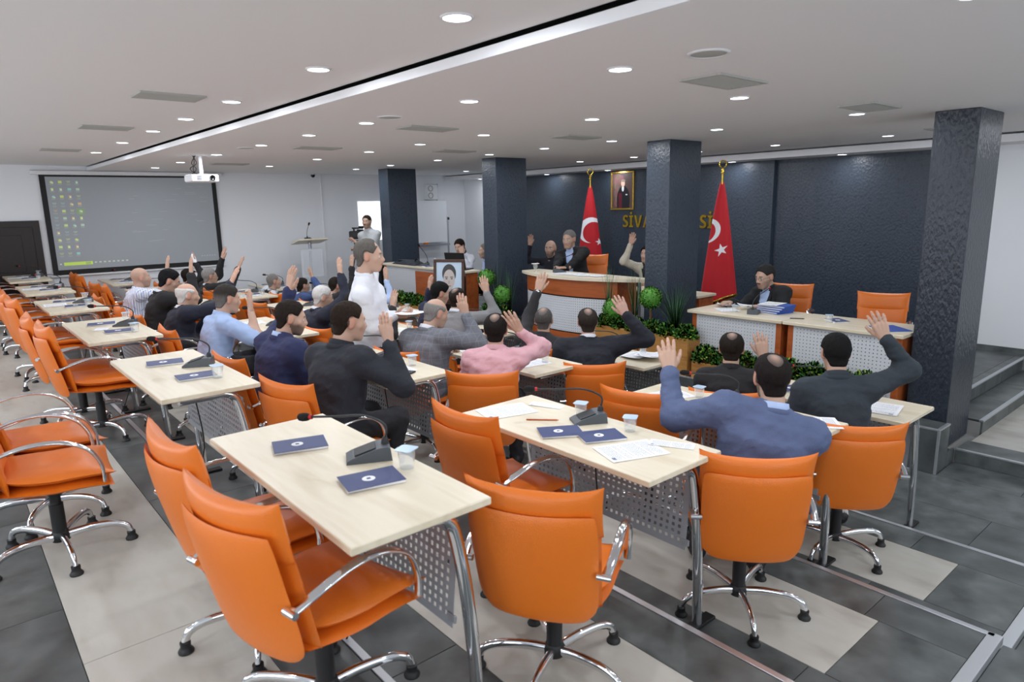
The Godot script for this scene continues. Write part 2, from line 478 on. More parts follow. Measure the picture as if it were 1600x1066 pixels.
	slab_part(d, "frame", Vector3(END_X, 0.62, -1.31), Vector3(END_X + 0.05, 2.25, -1.41), M.door)
	slab_part(d, "frame", Vector3(END_X, 2.15, 0.62), Vector3(END_X + 0.05, 2.25, -1.31), M.door)
	for s in 2:
		var leaf := slab_part(d, "leaf", Vector3(END_X, 0.62, 0.62 - s * 0.967), Vector3(END_X + 0.035, 2.15, -0.343 - s * 0.967), M.door)
		for q in 2: part(leaf, "panel", boxm(Vector3(0.012, 0.6, 0.62), 0.008), M.door, Vector3(0.022, -0.36 + 0.7 * q, 0))
		var hm := MB.new(); hm.tube([Vector3(0, -0.12, 0), Vector3(0.04, -0.1, 0), Vector3(0.04, 0.1, 0), Vector3(0, 0.12, 0)], 0.009, 8)
		part(leaf, "handle", hm.mesh(), M.steel, Vector3(0.018, 0.02, 0.4 * (1 if s else -1)))
	# glass-block window in the end wall by the camera operator
	var w := Node3D.new(); w.name = "window_1"; add_child(w)
	tag(w, "bright window of square glass blocks in the end wall", "", "", "structure")
	slab_part(w, "window_frame", Vector3(END_X, 1.62, -7.22), Vector3(END_X + 0.012, 2.5, -8.0), M.plastic_white)
	var gm := boxm(Vector3(0.03, 0.205, 0.175), 0.012)
	for i in 4:
		for j in 4: part(w, "pane", gm, M.day, Vector3(END_X + 0.022, 1.735 + i * 0.217, -7.325 - j * 0.19))

# daylight comes in behind the photographer
func daylight() -> void:
	var k := 2
	for q in [[-11.9, 0], [-9.3, 0], [-6.7, 0], [-4.1, 0], [-1.5, 0], [1.0, 0], [-7.6, 1], [-4.2, 1], [-0.8, 1]]:
		var w := Node3D.new(); w.name = "window_%d" % k; k += 1
		add_child(w)
		tag(w, "tall bright window in the %s wall" % ("rear" if q[1] == 0 else "aisle"), "", "", "structure")
		w.position = Vector3(q[0], 1.95, 2.599) if q[1] == 0 else Vector3(2.599, 1.75, q[0])
		w.rotation.y = PI if q[1] == 0 else -PI / 2
		for s: float in [-1.0, 1.0]:
			part(w, "frame_rail", boxm(Vector3(1.9, 0.06, 0.05), 0.006), M.plastic_white, Vector3(0, s * 0.77, 0.025))
			part(w, "frame_rail", boxm(Vector3(0.06, 1.6, 0.05), 0.006), M.plastic_white, Vector3(s * 0.95, 0, 0.025))
			part(w, "pane", boxm(Vector3(0.9, 1.48, 0.008), 0.002), M.day, Vector3(s * 0.46, 0, 0.006))
		part(w, "mullion", boxm(Vector3(0.05, 1.5, 0.05), 0.006), M.plastic_white, Vector3(0, 0, 0.025))
		var l := AreaLight3D.new(); l.name = "daylight"
		l.area_size = Vector2(1.8, 1.45); l.light_color = Color(0.94, 0.97, 1.0); l.light_energy = WINDOW_LIGHT
		l.shadow_enabled = true; l.area_range = 40.0
		w.add_child(l)
		l.position = Vector3(0, 0, 0.06); l.rotation.y = PI

# ---------------------------------------------------------------- fixtures in the ceiling
func downlight(x: float, z: float, y: float, label: String, power: float) -> void:
	var t := thing("ceiling_downlight", label, "downlight", Vector3(x, y, z), 0.0, "recessed ceiling downlights")
	if not M.has("dl_rim"):
		var m := MB.new(); m.lathe([Vector2(0.060, 0.0), Vector2(0.072, 0.0), Vector2(0.072, 0.0), Vector2(0.069, -0.006), Vector2(0.062, -0.008), Vector2(0.060, -0.007), Vector2(0.060, 0.0)], 28)
		M.dl_rim = m.mesh()
		m = MB.new(); m.lathe([Vector2(0.0, -0.001), Vector2(0.0605, -0.001), Vector2(0.0605, -0.001), Vector2(0.0595, -0.006), Vector2(0.0595, -0.006), Vector2(0.0, -0.009)], 28)
		M.dl_face = m.mesh()
	part(t, "rim", M.dl_rim, M.plastic_white)
	part(t, "diffuser", M.dl_face, M.glow)
	var l := AreaLight3D.new()
	l.name = "lamp"
	l.area_size = Vector2(0.105, 0.105)
	l.light_color = Color(0.95, 0.97, 1.0)
	l.light_energy = power
	l.shadow_enabled = true
	l.area_range = 30.0
	t.add_child(l)
	l.position = Vector3(0, -0.012, 0); l.rotation.x = -PI / 2

func vent(x: float, z: float, y: float, sx: float, sz: float, label: String) -> void:
	var t := thing("ceiling_vent", label, "air vent", Vector3(x, y, z), 0.0, "ceiling air vents")
	var m := MB.new()
	for s in [-1, 1]:
		m.box(Vector3(s * (sx - 0.025) * 0.5, -0.006, 0), Vector3(0.025, 0.014, sz), 0.003)
		m.box(Vector3(0, -0.006, s * (sz - 0.025) * 0.5), Vector3(sx - 0.05, 0.014, 0.025), 0.003)
	part(t, "frame", m.mesh(), M.vent)
	part(t, "backing", boxm(Vector3(sx - 0.04, 0.004, sz - 0.04), 0.001), M.vent_dark, Vector3(0, -0.002, 0))
	var k := int(sx / 0.03)
	var key := "slat_%.2f" % sz
	if not M.has(key): M[key] = boxm(Vector3(0.016, 0.003, sz - 0.05), 0.001)
	for i in k: part(t, "slat", M[key], M.vent, Vector3(-sx * 0.5 + 0.04 + (sx - 0.08) * i / (k - 1), -0.008, 0), Vector3(0, 0, 0.5))

func ceiling_fixtures() -> void:
	var P := LAMP_LIGHT
	var rows := [[[-10.55, -8.96, -7.58, -6.46, -5.29, -3.83, -2.48, -1.0, 0.8], -1.83, CEIL_UP, "over the rear row", 1.0], [[-10.6, -7.6, -4.6, -1.6], 0.9, CEIL_UP, "behind the rear row", 1.0],
		[[-12.4, -10.94, -9.29, -7.75, -6.5, -5.35, -3.9, -2.55, -0.9], -2.96, CEIL, "just past the ceiling step", 1.0], [[-11.4, -9.58, -8.04, -6.84, -5.65, -4.15, -2.75, -1.0], -4.46, CEIL, "over the third row", 1.0],
		[[-11.7, -10.46, -9.03, -7.74, -6.6, -5.46, -4.06, -2.69, -0.6], -6.2, CEIL, "above the dais edge", 1.0], [[-11.65, -8.37, -7.19, -6.0, -4.8, -3.4, -1.2], -8.7, CEIL, "between columns and front wall", 1.0],
		[[-12.6, -10.37, -8.72, -6.12, -4.41], -9.8, SOFFIT, "in the soffit washing the front wall", 0.5]]
	for q in rows:
		for i in q[0].size(): downlight(q[0][i], q[1], q[2], "round downlight %s, %s from the end wall" % [q[3], NTH[i]], P * q[4])
	vent(-5.27, -1.40, CEIL_UP, 0.28, 0.42, "slatted air vent in the higher ceiling, third from the end wall")
	vent(-7.47, -1.40, CEIL_UP, 0.28, 0.42, "slatted air vent in the higher ceiling, second from the end wall")
	vent(-10.3, -1.40, CEIL_UP, 0.28, 0.42, "slatted air vent in the higher ceiling next to the end wall")
	vent(-2.15, -1.40, CEIL_UP, 0.28, 0.42, "slatted air vent in the higher ceiling, fourth from the end wall")
	vent(-5.43, -3.63, CEIL, 0.28, 0.52, "slatted air vent in the lower ceiling between second and third rows")
	vent(-7.82, -3.65, CEIL, 0.28, 0.52, "slatted air vent in the lower ceiling near the projector")
	vent(-11.06, -3.70, CEIL, 0.28, 0.52, "slatted air vent in the lower ceiling near the screen")
	vent(-2.43, -3.77, CEIL, 0.28, 0.52, "slatted air vent above the first desks by the aisle")
	vent(-2.42, -5.80, CEIL, 0.28, 0.52, "slatted air vent before the stairs column")
	vent(-5.34, -5.49, CEIL, 0.28, 0.52, "slatted air vent before the column with the topiary planters")
	vent(-7.49, -5.41, CEIL, 0.28, 0.52, "slatted air vent before the column by the podium")
	vent(-2.71, -8.45, CEIL, 0.28, 0.52, "slatted air vent behind the stairs column")
	for q in [[-8.17, -2.945, "between the downlights near the projector"], [-4.93, -2.942, "between the downlights over the second row"], [-2.04, -3.02, "beside the square vent over the aisle desks"]]:
		var t := thing("ceiling_speaker", "round pale grille of a ceiling speaker " + q[2], "speaker", Vector3(q[0], CEIL, q[1]), 0.0, "ceiling speakers")
		var m := MB.new(); m.lathe([Vector2(0.088, 0), Vector2(0.105, 0), Vector2(0.105, 0), Vector2(0.1, -0.008), Vector2(0.088, -0.008), Vector2(0.088, 0)], 24)
		part(t, "rim", m.mesh(), M.plastic_white)
		m = MB.new(); m.lathe([Vector2(0, 0), Vector2(0.088, 0), Vector2(0.088, 0), Vector2(0.086, -0.005), Vector2(0.05, -0.008), Vector2(0, -0.009)], 24)
		part(t, "grille", m.mesh(), M.vent)

# ---------------------------------------------------------------- desks, chairs and what lies on them
func perforated(w: float, h: float, nx: int, ny: int, hole: float, t: float, mx: float, my: float) -> ArrayMesh:
	# upright sheet in x,y with real square holes
	var m := MB.new()
	var sx := (w - 2 * mx) / nx; var sy := (h - 2 * my) / ny
	var pv := PackedVector3Array(); var nn := PackedVector3Array(); var tr := PackedInt32Array()
	var quad := func(a: Vector3, b: Vector3, c: Vector3, d: Vector3, nrm: Vector3):
		var k := pv.size()
		for p in [a, b, c, d]: pv.append(p); nn.append(nrm)
		m._face(pv, nn, tr, [k, k + 1, k + 2, k + 3])
	for s: float in [-1.0, 1.0]:
		var z: float = s * t * 0.5
		var f := Vector3(0, 0, s)
		for e: float in [-1.0, 1.0]:
			quad.call(Vector3(-w / 2, e * h / 2, z), Vector3(w / 2, e * h / 2, z), Vector3(w / 2, e * (h / 2 - my), z), Vector3(-w / 2, e * (h / 2 - my), z), f)
			quad.call(Vector3(e * w / 2, -h / 2 + my, z), Vector3(e * w / 2, h / 2 - my, z), Vector3(e * (w / 2 - mx), h / 2 - my, z), Vector3(e * (w / 2 - mx), -h / 2 + my, z), f)
	for e: float in [-1.0, 1.0]:
		quad.call(Vector3(-w / 2, e * h / 2, -t / 2), Vector3(w / 2, e * h / 2, -t / 2), Vector3(w / 2, e * h / 2, t / 2), Vector3(-w / 2, e * h / 2, t / 2), Vector3(0, e, 0))
		quad.call(Vector3(e * w / 2, -h / 2, -t / 2), Vector3(e * w / 2, h / 2, -t / 2), Vector3(e * w / 2, h / 2, t / 2), Vector3(e * w / 2, -h / 2, t / 2), Vector3(e, 0, 0))
	for j in ny:
		for i in nx:
			var c := Vector3(-w / 2 + mx + sx * (i + 0.5), -h / 2 + my + sy * (j + 0.5), 0)
			var o := [Vector3(-sx, -sy, 0) / 2, Vector3(sx, -sy, 0) / 2, Vector3(sx, sy, 0) / 2, Vector3(-sx, sy, 0) / 2]
			var q := [Vector3(-hole, -hole, 0) / 2, Vector3(hole, -hole, 0) / 2, Vector3(hole, hole, 0) / 2, Vector3(-hole, hole, 0) / 2]
			for a in 4:
				var b := (a + 1) % 4
				for s: float in [-1.0, 1.0]:
					var z := Vector3(0, 0, s * t / 2)
					quad.call(c + o[a] + z, c + o[b] + z, c + q[b] + z, c + q[a] + z, Vector3(0, 0, s))
				var z2 := Vector3(0, 0, t / 2)
				quad.call(c + q[a] + z2, c + q[b] + z2, c + q[b] - z2, c + q[a] - z2, -(q[a] + q[b]).normalized())
	m.v = pv; m.n = nn; m.ix = tr
	m.uv.resize(pv.size())
	return m.mesh()

func desk_proto() -> void:
	var m := MB.new(); m.box(Vector3.ZERO, Vector3(1.305, 0.03, 0.528), 0.006)
	M.desk_top = m.mesh()
	m = MB.new()      # one leg frame: bent front tube, slanting rear tube
	m.tube(curve([Vector3(0, 0.718, 0.16), Vector3(0, 0.72, 0.0), Vector3(0, 0.718, -0.08), Vector3(0, 0.695, -0.125), Vector3(0, 0.63, -0.155), Vector3(0, 0.4, -0.195), Vector3(0, 0.1, -0.22), Vector3(0, -STEP + 0.02, -0.225)], 5), 0.025, 12, 1.0, Vector3.RIGHT)
	M.leg_front = m.mesh()
	M.foot_bar = boxm(Vector3(0.06, 0.02, 0.24), 0.006)
	M.desk_panel = perforated(1.10, 0.40, 30, 11, 0.017, 0.003, 0.025, 0.025)
	M.bracket = boxm(Vector3(0.05, 0.03, 0.012), 0.003)
	# chair
	m = MB.new()
	m.pillow(0.50, 0.50, 0.05, 0.035, 0.035, Transform3D(Basis(), Vector3(0, 0.455, -0.02)), 14, 14, func(p, u, w): return Vector3(p.x * (1.0 - 0.16 * pow(maxf(w, 0.0), 2.0)), p.y, p.z - 0.03 * maxf(w, 0.0)) + Vector3(0, 0.012 * u * u - 0.03 * pow(maxf(-w, 0.0), 3.0) + 0.02 * maxf(w, 0.0) + 0.022 * pow(absf(u * w), 4.0) - 0.014 * exp(-12.0 * (u * u + w * w)), 0))
	M.seat = m.mesh()
	m = MB.new()
	m.pillow(0.485, 0.50, 0.03, 0.028, 0.015, Transform3D(Basis(), Vector3(0, 0.408, -0.005)), 12, 12, func(p, u, w): return Vector3(p.x * (1.0 - 0.16 * pow(maxf(w, 0.0), 2.0)), p.y, p.z - 0.03 * maxf(w, 0.0)) + Vector3(0, -0.02 * pow(maxf(-w, 0.0), 3.0) + 0.02 * maxf(w, 0.0), 0))
	M.seat_pad = m.mesh()
	var back := func(p: Vector3, u: float, w: float, y0: float, y1: float, off: float, flare: float) -> Vector3:
		var s := (1.0 - w) * 0.5
		var y := lerpf(y0, y1, s)
		var q := (y - 0.40) / 0.52
		var z := 0.205 + 0.025 * sin(q * 2.6) + 0.10 * pow(maxf(q, 0.0), 1.6) + off - 0.04 * u * u
		return Vector3(p.x * (1.0 + flare * (s - 0.5)), y + 0.012 * u * u * s, z - p.y)
	m = MB.new(); m.pillow(0.475, 0.5, 0.045, 0.02, 0.01, Transform3D(), 14, 14, func(p, u, w): return back.call(p, u, w, 0.43, 0.80, 0.0, 0.05))
	M.back_cushion = m.mesh()
	m = MB.new(); m.pillow(0.505, 0.2, 0.05, 0.034, 0.02, Transform3D(), 14, 10, func(p, u, w): return back.call(p, u, w, 0.735, 0.925, 0.006, 0.03) + Vector3(0, 0.012 * pow(absf(u), 6.0), 0))
	M.head_roll = m.mesh()
	m = MB.new(); m.pillow(0.47, 0.5, 0.024, 0.022, 0.0, Transform3D(), 14, 14, func(p, u, w): return back.call(Vector3(p.x * (1.0 - (0.14 if w > 0 else 0.06) * pow(absf(u * w), 5.0)), p.y, 0), u, w * (1.0 - (0.10 if w > 0 else 0.05) * pow(absf(u * w), 5.0)), 0.385, 0.845, 0.052, 0.06))
	M.back_shell = m.mesh()
	m = MB.new()
	m.tube(curve([Vector3(0, 0.615, 0.285), Vector3(0.012, 0.645, 0.20), Vector3(0.016, 0.672, 0.08), Vector3(0.016, 0.665, -0.05), Vector3(0.012, 0.61, -0.155), Vector3(0.004, 0.52, -0.205), Vector3(0, 0.425, -0.212)], 5), 0.017, 10, 0.55, Vector3(0, 0.3, 1))
	M.arm_r = m.mesh()
	m = MB.new(); m.lathe([Vector2(0, -0.03), Vector2(0.012, -0.03), Vector2(0.012, -0.03), Vector2(0.012, 0.02), Vector2(0.012, 0.02), Vector2(0, 0.02)], 12, Vector3.ZERO, Transform3D(Basis(Vector3.FORWARD, PI / 2), Vector3.ZERO))
	M.bolt = m.mesh()
	m = MB.new(); m.lathe([Vector2(0, 0.07), Vector2(0.042, 0.07), Vector2(0.042, 0.07), Vector2(0.046, 0.1), Vector2(0.036, 0.12), Vector2(0.033, 0.12), Vector2(0.033, 0.27), Vector2(0.033, 0.27), Vector2(0.026, 0.275), Vector2(0.026, 0.36), Vector2(0.05, 0.375), Vector2(0.09, 0.385), Vector2(0.09, 0.392), Vector2(0, 0.392)], 18)
	M.gas_column = m.mesh()
	m = MB.new(); m.tube(curve([Vector3(0.02, 0.092, 0), Vector3(0.12, 0.108, 0), Vector3(0.23, 0.108, 0), Vector3(0.295, 0.085, 0), Vector3(0.315, 0.045, 0)], 5), [0.022, 0.022, 0.022, 0.022, 0.021, 0.021, 0.021, 0.02, 0.02, 0.02, 0.019, 0.019, 0.019, 0.018, 0.018, 0.018, 0.017, 0.017, 0.016, 0.016, 0.016], 10, 0.75, Vector3.FORWARD)
	M.base_leg = m.mesh()
	m = MB.new(); m.lathe([Vector2(0, 0.0), Vector2(0.03, 0.0), Vector2(0.03, 0.0), Vector2(0.031, 0.008), Vector2(0.024, 0.018), Vector2(0.02, 0.026), Vector2(0.021, 0.045), Vector2(0.021, 0.045), Vector2(0, 0.046)], 14)
	M.glide = m.mesh()
	# cup, microphone, notebook
	m = MB.new(); m.lathe([Vector2(0, 0.0), Vector2(0.027, 0.0), Vector2(0.027, 0.0), Vector2(0.034, 0.074), Vector2(0.034, 0.074), Vector2(0.0325, 0.074), Vector2(0.0258, 0.003), Vector2(0.0258, 0.003), Vector2(0, 0.003)], 20)
	M.cup_body = m.mesh()
	m = MB.new(); m.lathe([Vector2(0, 0.004), Vector2(0.0252, 0.004), Vector2(0.0252, 0.004), Vector2(0.0308, 0.062), Vector2(0.0308, 0.062), Vector2(0, 0.062)], 20)
	M.cup_water = m.mesh()
	m = MB.new(); m.slab(PackedVector2Array([Vector2(-0.036, -0.026), Vector2(-0.026, -0.036), Vector2(0.026, -0.036), Vector2(0.036, -0.026), Vector2(0.038, 0.03), Vector2(0.028, 0.036), Vector2(-0.026, 0.036), Vector2(-0.036, 0.026)]), 0.0745, 0.0765)
	M.cup_lid = m.mesh()
	var prof := PackedVector2Array([Vector2(0.085, 0.0), Vector2(0.085, 0.012), Vector2(0.06, 0.024), Vector2(-0.04, 0.054), Vector2(-0.075, 0.056), Vector2(-0.085, 0.05), Vector2(-0.09, 0.0)])
	m = MB.new(); m.slab(prof, -0.055, 0.055, Transform3D(Basis(Vector3(0, 0, 1), Vector3(1, 0, 0), Vector3(0, 1, 0)), Vector3.ZERO))
	M.mic_base = m.mesh()
	m = MB.new(); m.box(Vector3(0, 0.0415, 0.012), Vector3(0.085, 0.004, 0.085), 0.0015, Basis(Vector3.RIGHT, 0.292))
	M.mic_plate = m.mesh()
	m = MB.new(); m.lathe([Vector2(0, 0), Vector2(0.016, 0), Vector2(0.016, 0), Vector2(0.014, 0.02), Vector2(0.008, 0.03), Vector2(0, 0.03)], 14)
	M.mic_socket = m.mesh()
	m = MB.new(); m.lathe([Vector2(0, -0.03), Vector2(0.012, -0.028), Vector2(0.017, -0.015), Vector2(0.018, 0.005), Vector2(0.015, 0.022), Vector2(0.008, 0.03), Vector2(0, 0.031)], 14)
	M.mic_foam = m.mesh()
	m = MB.new(); m.lathe([Vector2(0.006, -0.006), Vector2(0.010, -0.006), Vector2(0.010, 0.006), Vector2(0.006, 0.006)], 12)
	M.mic_ring = m.mesh()
	M.book_pages = boxm(Vector3(0.148, 0.010, 0.208), 0.001)
	M.book_cover = boxm(Vector3(0.152, 0.002, 0.212), 0.0005)
	m = MB.new(); m.lathe([Vector2(0, 0), Vector2(0.024, 0), Vector2(0.024, 0.0006), Vector2(0, 0.0006)], 20)
	M.emblem = m.mesh()
	M.emblem_core = boxm(Vector3(0.014, 0.0006, 0.014), 0.0)
	M.phone = boxm(Vector3(0.075, 0.009, 0.155), 0.004)
	M.phone_glass = boxm(Vector3(0.068, 0.001, 0.147), 0.0004)

func page_texture(seed_: int, table := false) -> StandardMaterial3D:
	var img := Image.create(128, 180, false, Image.FORMAT_RGB8)
	img.fill(Color8(246, 247, 250))
	var g := RandomNumberGenerator.new(); g.seed = seed_
	for l in 26:
		var y := 14 + l * 6
		if g.randf() < 0.14: continue
		var x := 12
		var e := 116 - (g.randi() % 40 if g.randf() < 0.3 else 0)
		while x < e:
			var w := 3 + g.randi() % 9
			img.fill_rect(Rect2i(x, y, mini(w, e - x), 2), Color8(150, 154, 166))
			x += w + 2
	if table: img.fill_rect(Rect2i(12, 40, 104, 12), Color8(236, 240, 170))
	img.fill_rect(Rect2i(96, 160, 16, 10), Color8(120, 128, 150))
	var m := sm(Color.WHITE, 0.85)
	m.albedo_texture = ImageTexture.create_from_image(img)
	return m

func sheet_mesh(w: float, d: float, curl: float) -> ArrayMesh:
	var m := MB.new()
	var pv := PackedVector3Array(); var tr := PackedInt32Array(); var tu := PackedVector2Array()
	for s in 2:
		for j in 9:
			for i in 7:
				var u := i / 6.0; var t := j / 8.0
				pv.append(Vector3((u - 0.5) * w, (0.0008 if s == 0 else 0.0) + curl * (pow(absf(u - 0.5) * 2, 2) * 0.4 + t * t * 0.6), (t - 0.5) * d)); tu.append(Vector2(u, t))
	for j in 8:
		for i in 6:
			var a := j * 7 + i
			tr.append_array([a, a + 1, a + 7, a + 1, a + 8, a + 7, 63 + a, 63 + a + 7, 63 + a + 1, 63 + a + 1, 63 + a + 7, 63 + a + 8])
	m.add(pv, tr, Transform3D(), PackedVector3Array(), tu)
	return m.mesh()

func chair(at: Vector3, turn: float, label: String, group := "orange swivel chairs") -> void:
	var t := thing("swivel_chair", label, "chair", at, turn, group)
	part(t, "seat", M.seat, M.leather)
	part(t, "seat_pad", M.seat_pad, M.leather)
	part(t, "backrest", M.back_cushion, M.leather)
	part(t, "head_roll", M.head_roll, M.leather)
	part(t, "back_shell", M.back_shell, M.leather)
	for s: float in [-1.0, 1.0]:
		var a := part(t, "armrest", M.arm_r, M.chrome, Vector3(s * 0.262, 0, 0))
		a.scale.x = s
		part(a, "bolt", M.bolt, M.chrome, Vector3(0, 0.615, 0.283))
	part(t, "gas_column", M.gas_column, M.black)
	var g := absf(at.x * 7.3 + at.z * 3.1)
	for k in 5:
		var a := g + TAU * k / 5
		var l := part(t, "base_leg", M.base_leg, M.chrome, Vector3.ZERO, Vector3(0, a, 0))
		part(l, "glide", M.glide, M.black, Vector3(0.316, 0, 0))

func cup(at: Vector3, label: String) -> void:
	var t := thing("water_cup", label, "cup", at, at.x * 5.0, "sealed cups of water")
	part(t, "cup_body", M.cup_body, M.cup)
	part(t, "water", M.cup_water, M.water)
	part(t, "foil_lid", M.cup_lid, M.foil)

func microphone(at: Vector3, turn: float, head: Vector3, label: String, group := "gooseneck microphones on the desks") -> void:
	# head: place of the foam tip in the microphone's own frame
	var t := thing("gooseneck_microphone", label, "microphone", at, turn, group)
	part(t, "base", M.mic_base, M.mic_grey)
	part(t, "control_plate", M.mic_plate, M.mic_dark)
	part(t, "socket", M.mic_socket, M.mic_dark, Vector3(0, 0.052, -0.068))
	var p0 := Vector3(0, 0.07, -0.068)
	var way := curve([p0, p0 + Vector3(0, 0.06, -0.004), p0.lerp(head, 0.25) + Vector3(0, 0.075, 0), p0.lerp(head, 0.6) + Vector3(0, 0.04, 0), head], 6)
	var m := MB.new(); m.tube(way, 0.0048, 8)
	part(t, "gooseneck", m.mesh(), M.mic_dark)
	var d: Vector3 = (way[-1] - way[-2]).normalized()
	var q := Quaternion(Vector3.UP, d)
	var f := part(t, "foam_head", M.mic_foam, M.foam, head + d * 0.03); f.quaternion = q
	var r := part(t, "ring", M.mic_ring, M.red, head - d * 0.006); r.quaternion = q

func notebook(at: Vector3, turn: float, label: String) -> void:
	var t := thing("notebook", label, "notebook", at, turn, "navy notebooks on the desks")
	part(t, "pages", M.book_pages, M.paper, Vector3(0, 0.006, 0))
	var c := part(t, "cover", M.book_cover, M.navy, Vector3(0.004, 0.012, 0.003), Vector3(0, 0.05, 0))
	part(c, "emblem", M.emblem, M.paper, Vector3(0, 0.0011, 0.01))
	part(c, "emblem_core", M.emblem_core, M.navy, Vector3(0, 0.0018, 0.01))

func sheet(at: Vector3, turn: float, label: String, k: int, curl := 0.002, size := Vector2(0.21, 0.297)) -> void:
	if not M.has("page%d" % (k % 4)): M["page%d" % (k % 4)] = page_texture(31 + k % 4, k % 4 == 3)
	var o := part(self, numbered("paper_sheet"), sheet_mesh(size.x, size.y, curl), M["page%d" % (k % 4)], at, Vector3(0, turn, 0))
	tag(o, label, "paper", "printed papers")

func desk_at(r: int, k: int) -> Vector3:
	return Vector3(ROW_X[r] - PITCH * k - 0.652, ROW_Y[r], ROW_Z[r] - 0.264)

func where(r: int, k: int) -> String:
	return "%s desk from the stairs, %s" % [NTH[k], ROW_NAME[r]]

func desks() -> void:
	desk_proto()
	for r in 4:
		for k in 6:
			var t := thing("desk", "two-seat beech desk, %s from the stairs in the %s" % [NTH[k], ROW_NAME[r]], "desk", desk_at(r, k), 0.0, "two-seat desks in four rows")
			part(t, "tabletop", M.desk_top, M.beech, Vector3(0, TOP_Y - 0.015, 0))
			for s: float in [-1.0, 1.0]:
				var l := part(t, "leg", M.leg_front, M.chrome, Vector3(s * 0.58, 0, 0))
				part(l, "foot_bar", M.foot_bar, M.black, Vector3(0, -STEP + 0.01, -0.225))
			var p := part(t, "perforated_panel", M.desk_panel, M.perf, Vector3(0, 0.465, -0.17), Vector3(-0.10, 0, 0))
			for s: float in [-1.0, 1.0]:
				for q: float in [-1.0, 1.0]: part(p, "bracket", M.bracket, M.steel, Vector3(s * 0.545, q * 0.16, 0.003))
			var m := MB.new(); m.tube(curve([Vector3(0.05, TOP_Y - 0.03, -0.04), Vector3(0.06, 0.55, -0.06), Vector3(0.05, 0.25, -0.08), Vector3(0.0, 0.006, 0.0)], 4), 0.004, 6)
			part(t, "cable", m.mesh(), M.black)

func chairs() -> void:
	# [row, desk, seat, x, z, turn in degrees]; the seats of sitting members are placed with them
	var put := [[0, 0, 0, -2.04, -0.84, 13], [0, 0, 1, -2.66, -0.86, 4], [0, 1, 0, -4.02, -0.30, -4], [0, 1, 1, -4.60, -0.34, 3], [0, 2, 0, -6.05, -0.84, 2], [0, 2, 1, -6.62, -0.80, -3],
		[0, 3, 0, -8.25, -0.82, 4], [0, 3, 1, -8.85, -0.80, -2], [0, 4, 0, -10.4, -0.82, 0], [0, 4, 1, -11.05, -0.80, 5], [0, 5, 0, -12.5, -0.80, 0], [0, 5, 1, -13.1, -0.78, 0],
		[1, 0, 0, -1.80, -1.72, 31], [1, 0, 1, -2.56, -2.12, 3], [1, 4, 0, -10.4, -2.0, -6], [1, 4, 1, -11.0, -1.95, 4], [1, 5, 0, -12.5, -2.0, 0], [1, 5, 1, -13.1, -2.0, 0],
		[2, 0, 1, -2.62, -3.40, 20], [2, 3, 0, -8.35, -3.25, 3], [2, 3, 1, -8.95, -3.25, -4], [2, 4, 0, -10.25, -3.25, 0]]
	for c in put:
		chair(Vector3(c[3], ROW_Y[c[0]], c[4]), deg_to_rad(c[5]), "empty orange chair, %s seat of %s" % ["aisle-side" if c[2] == 0 else "inner", where(c[0], c[1])])

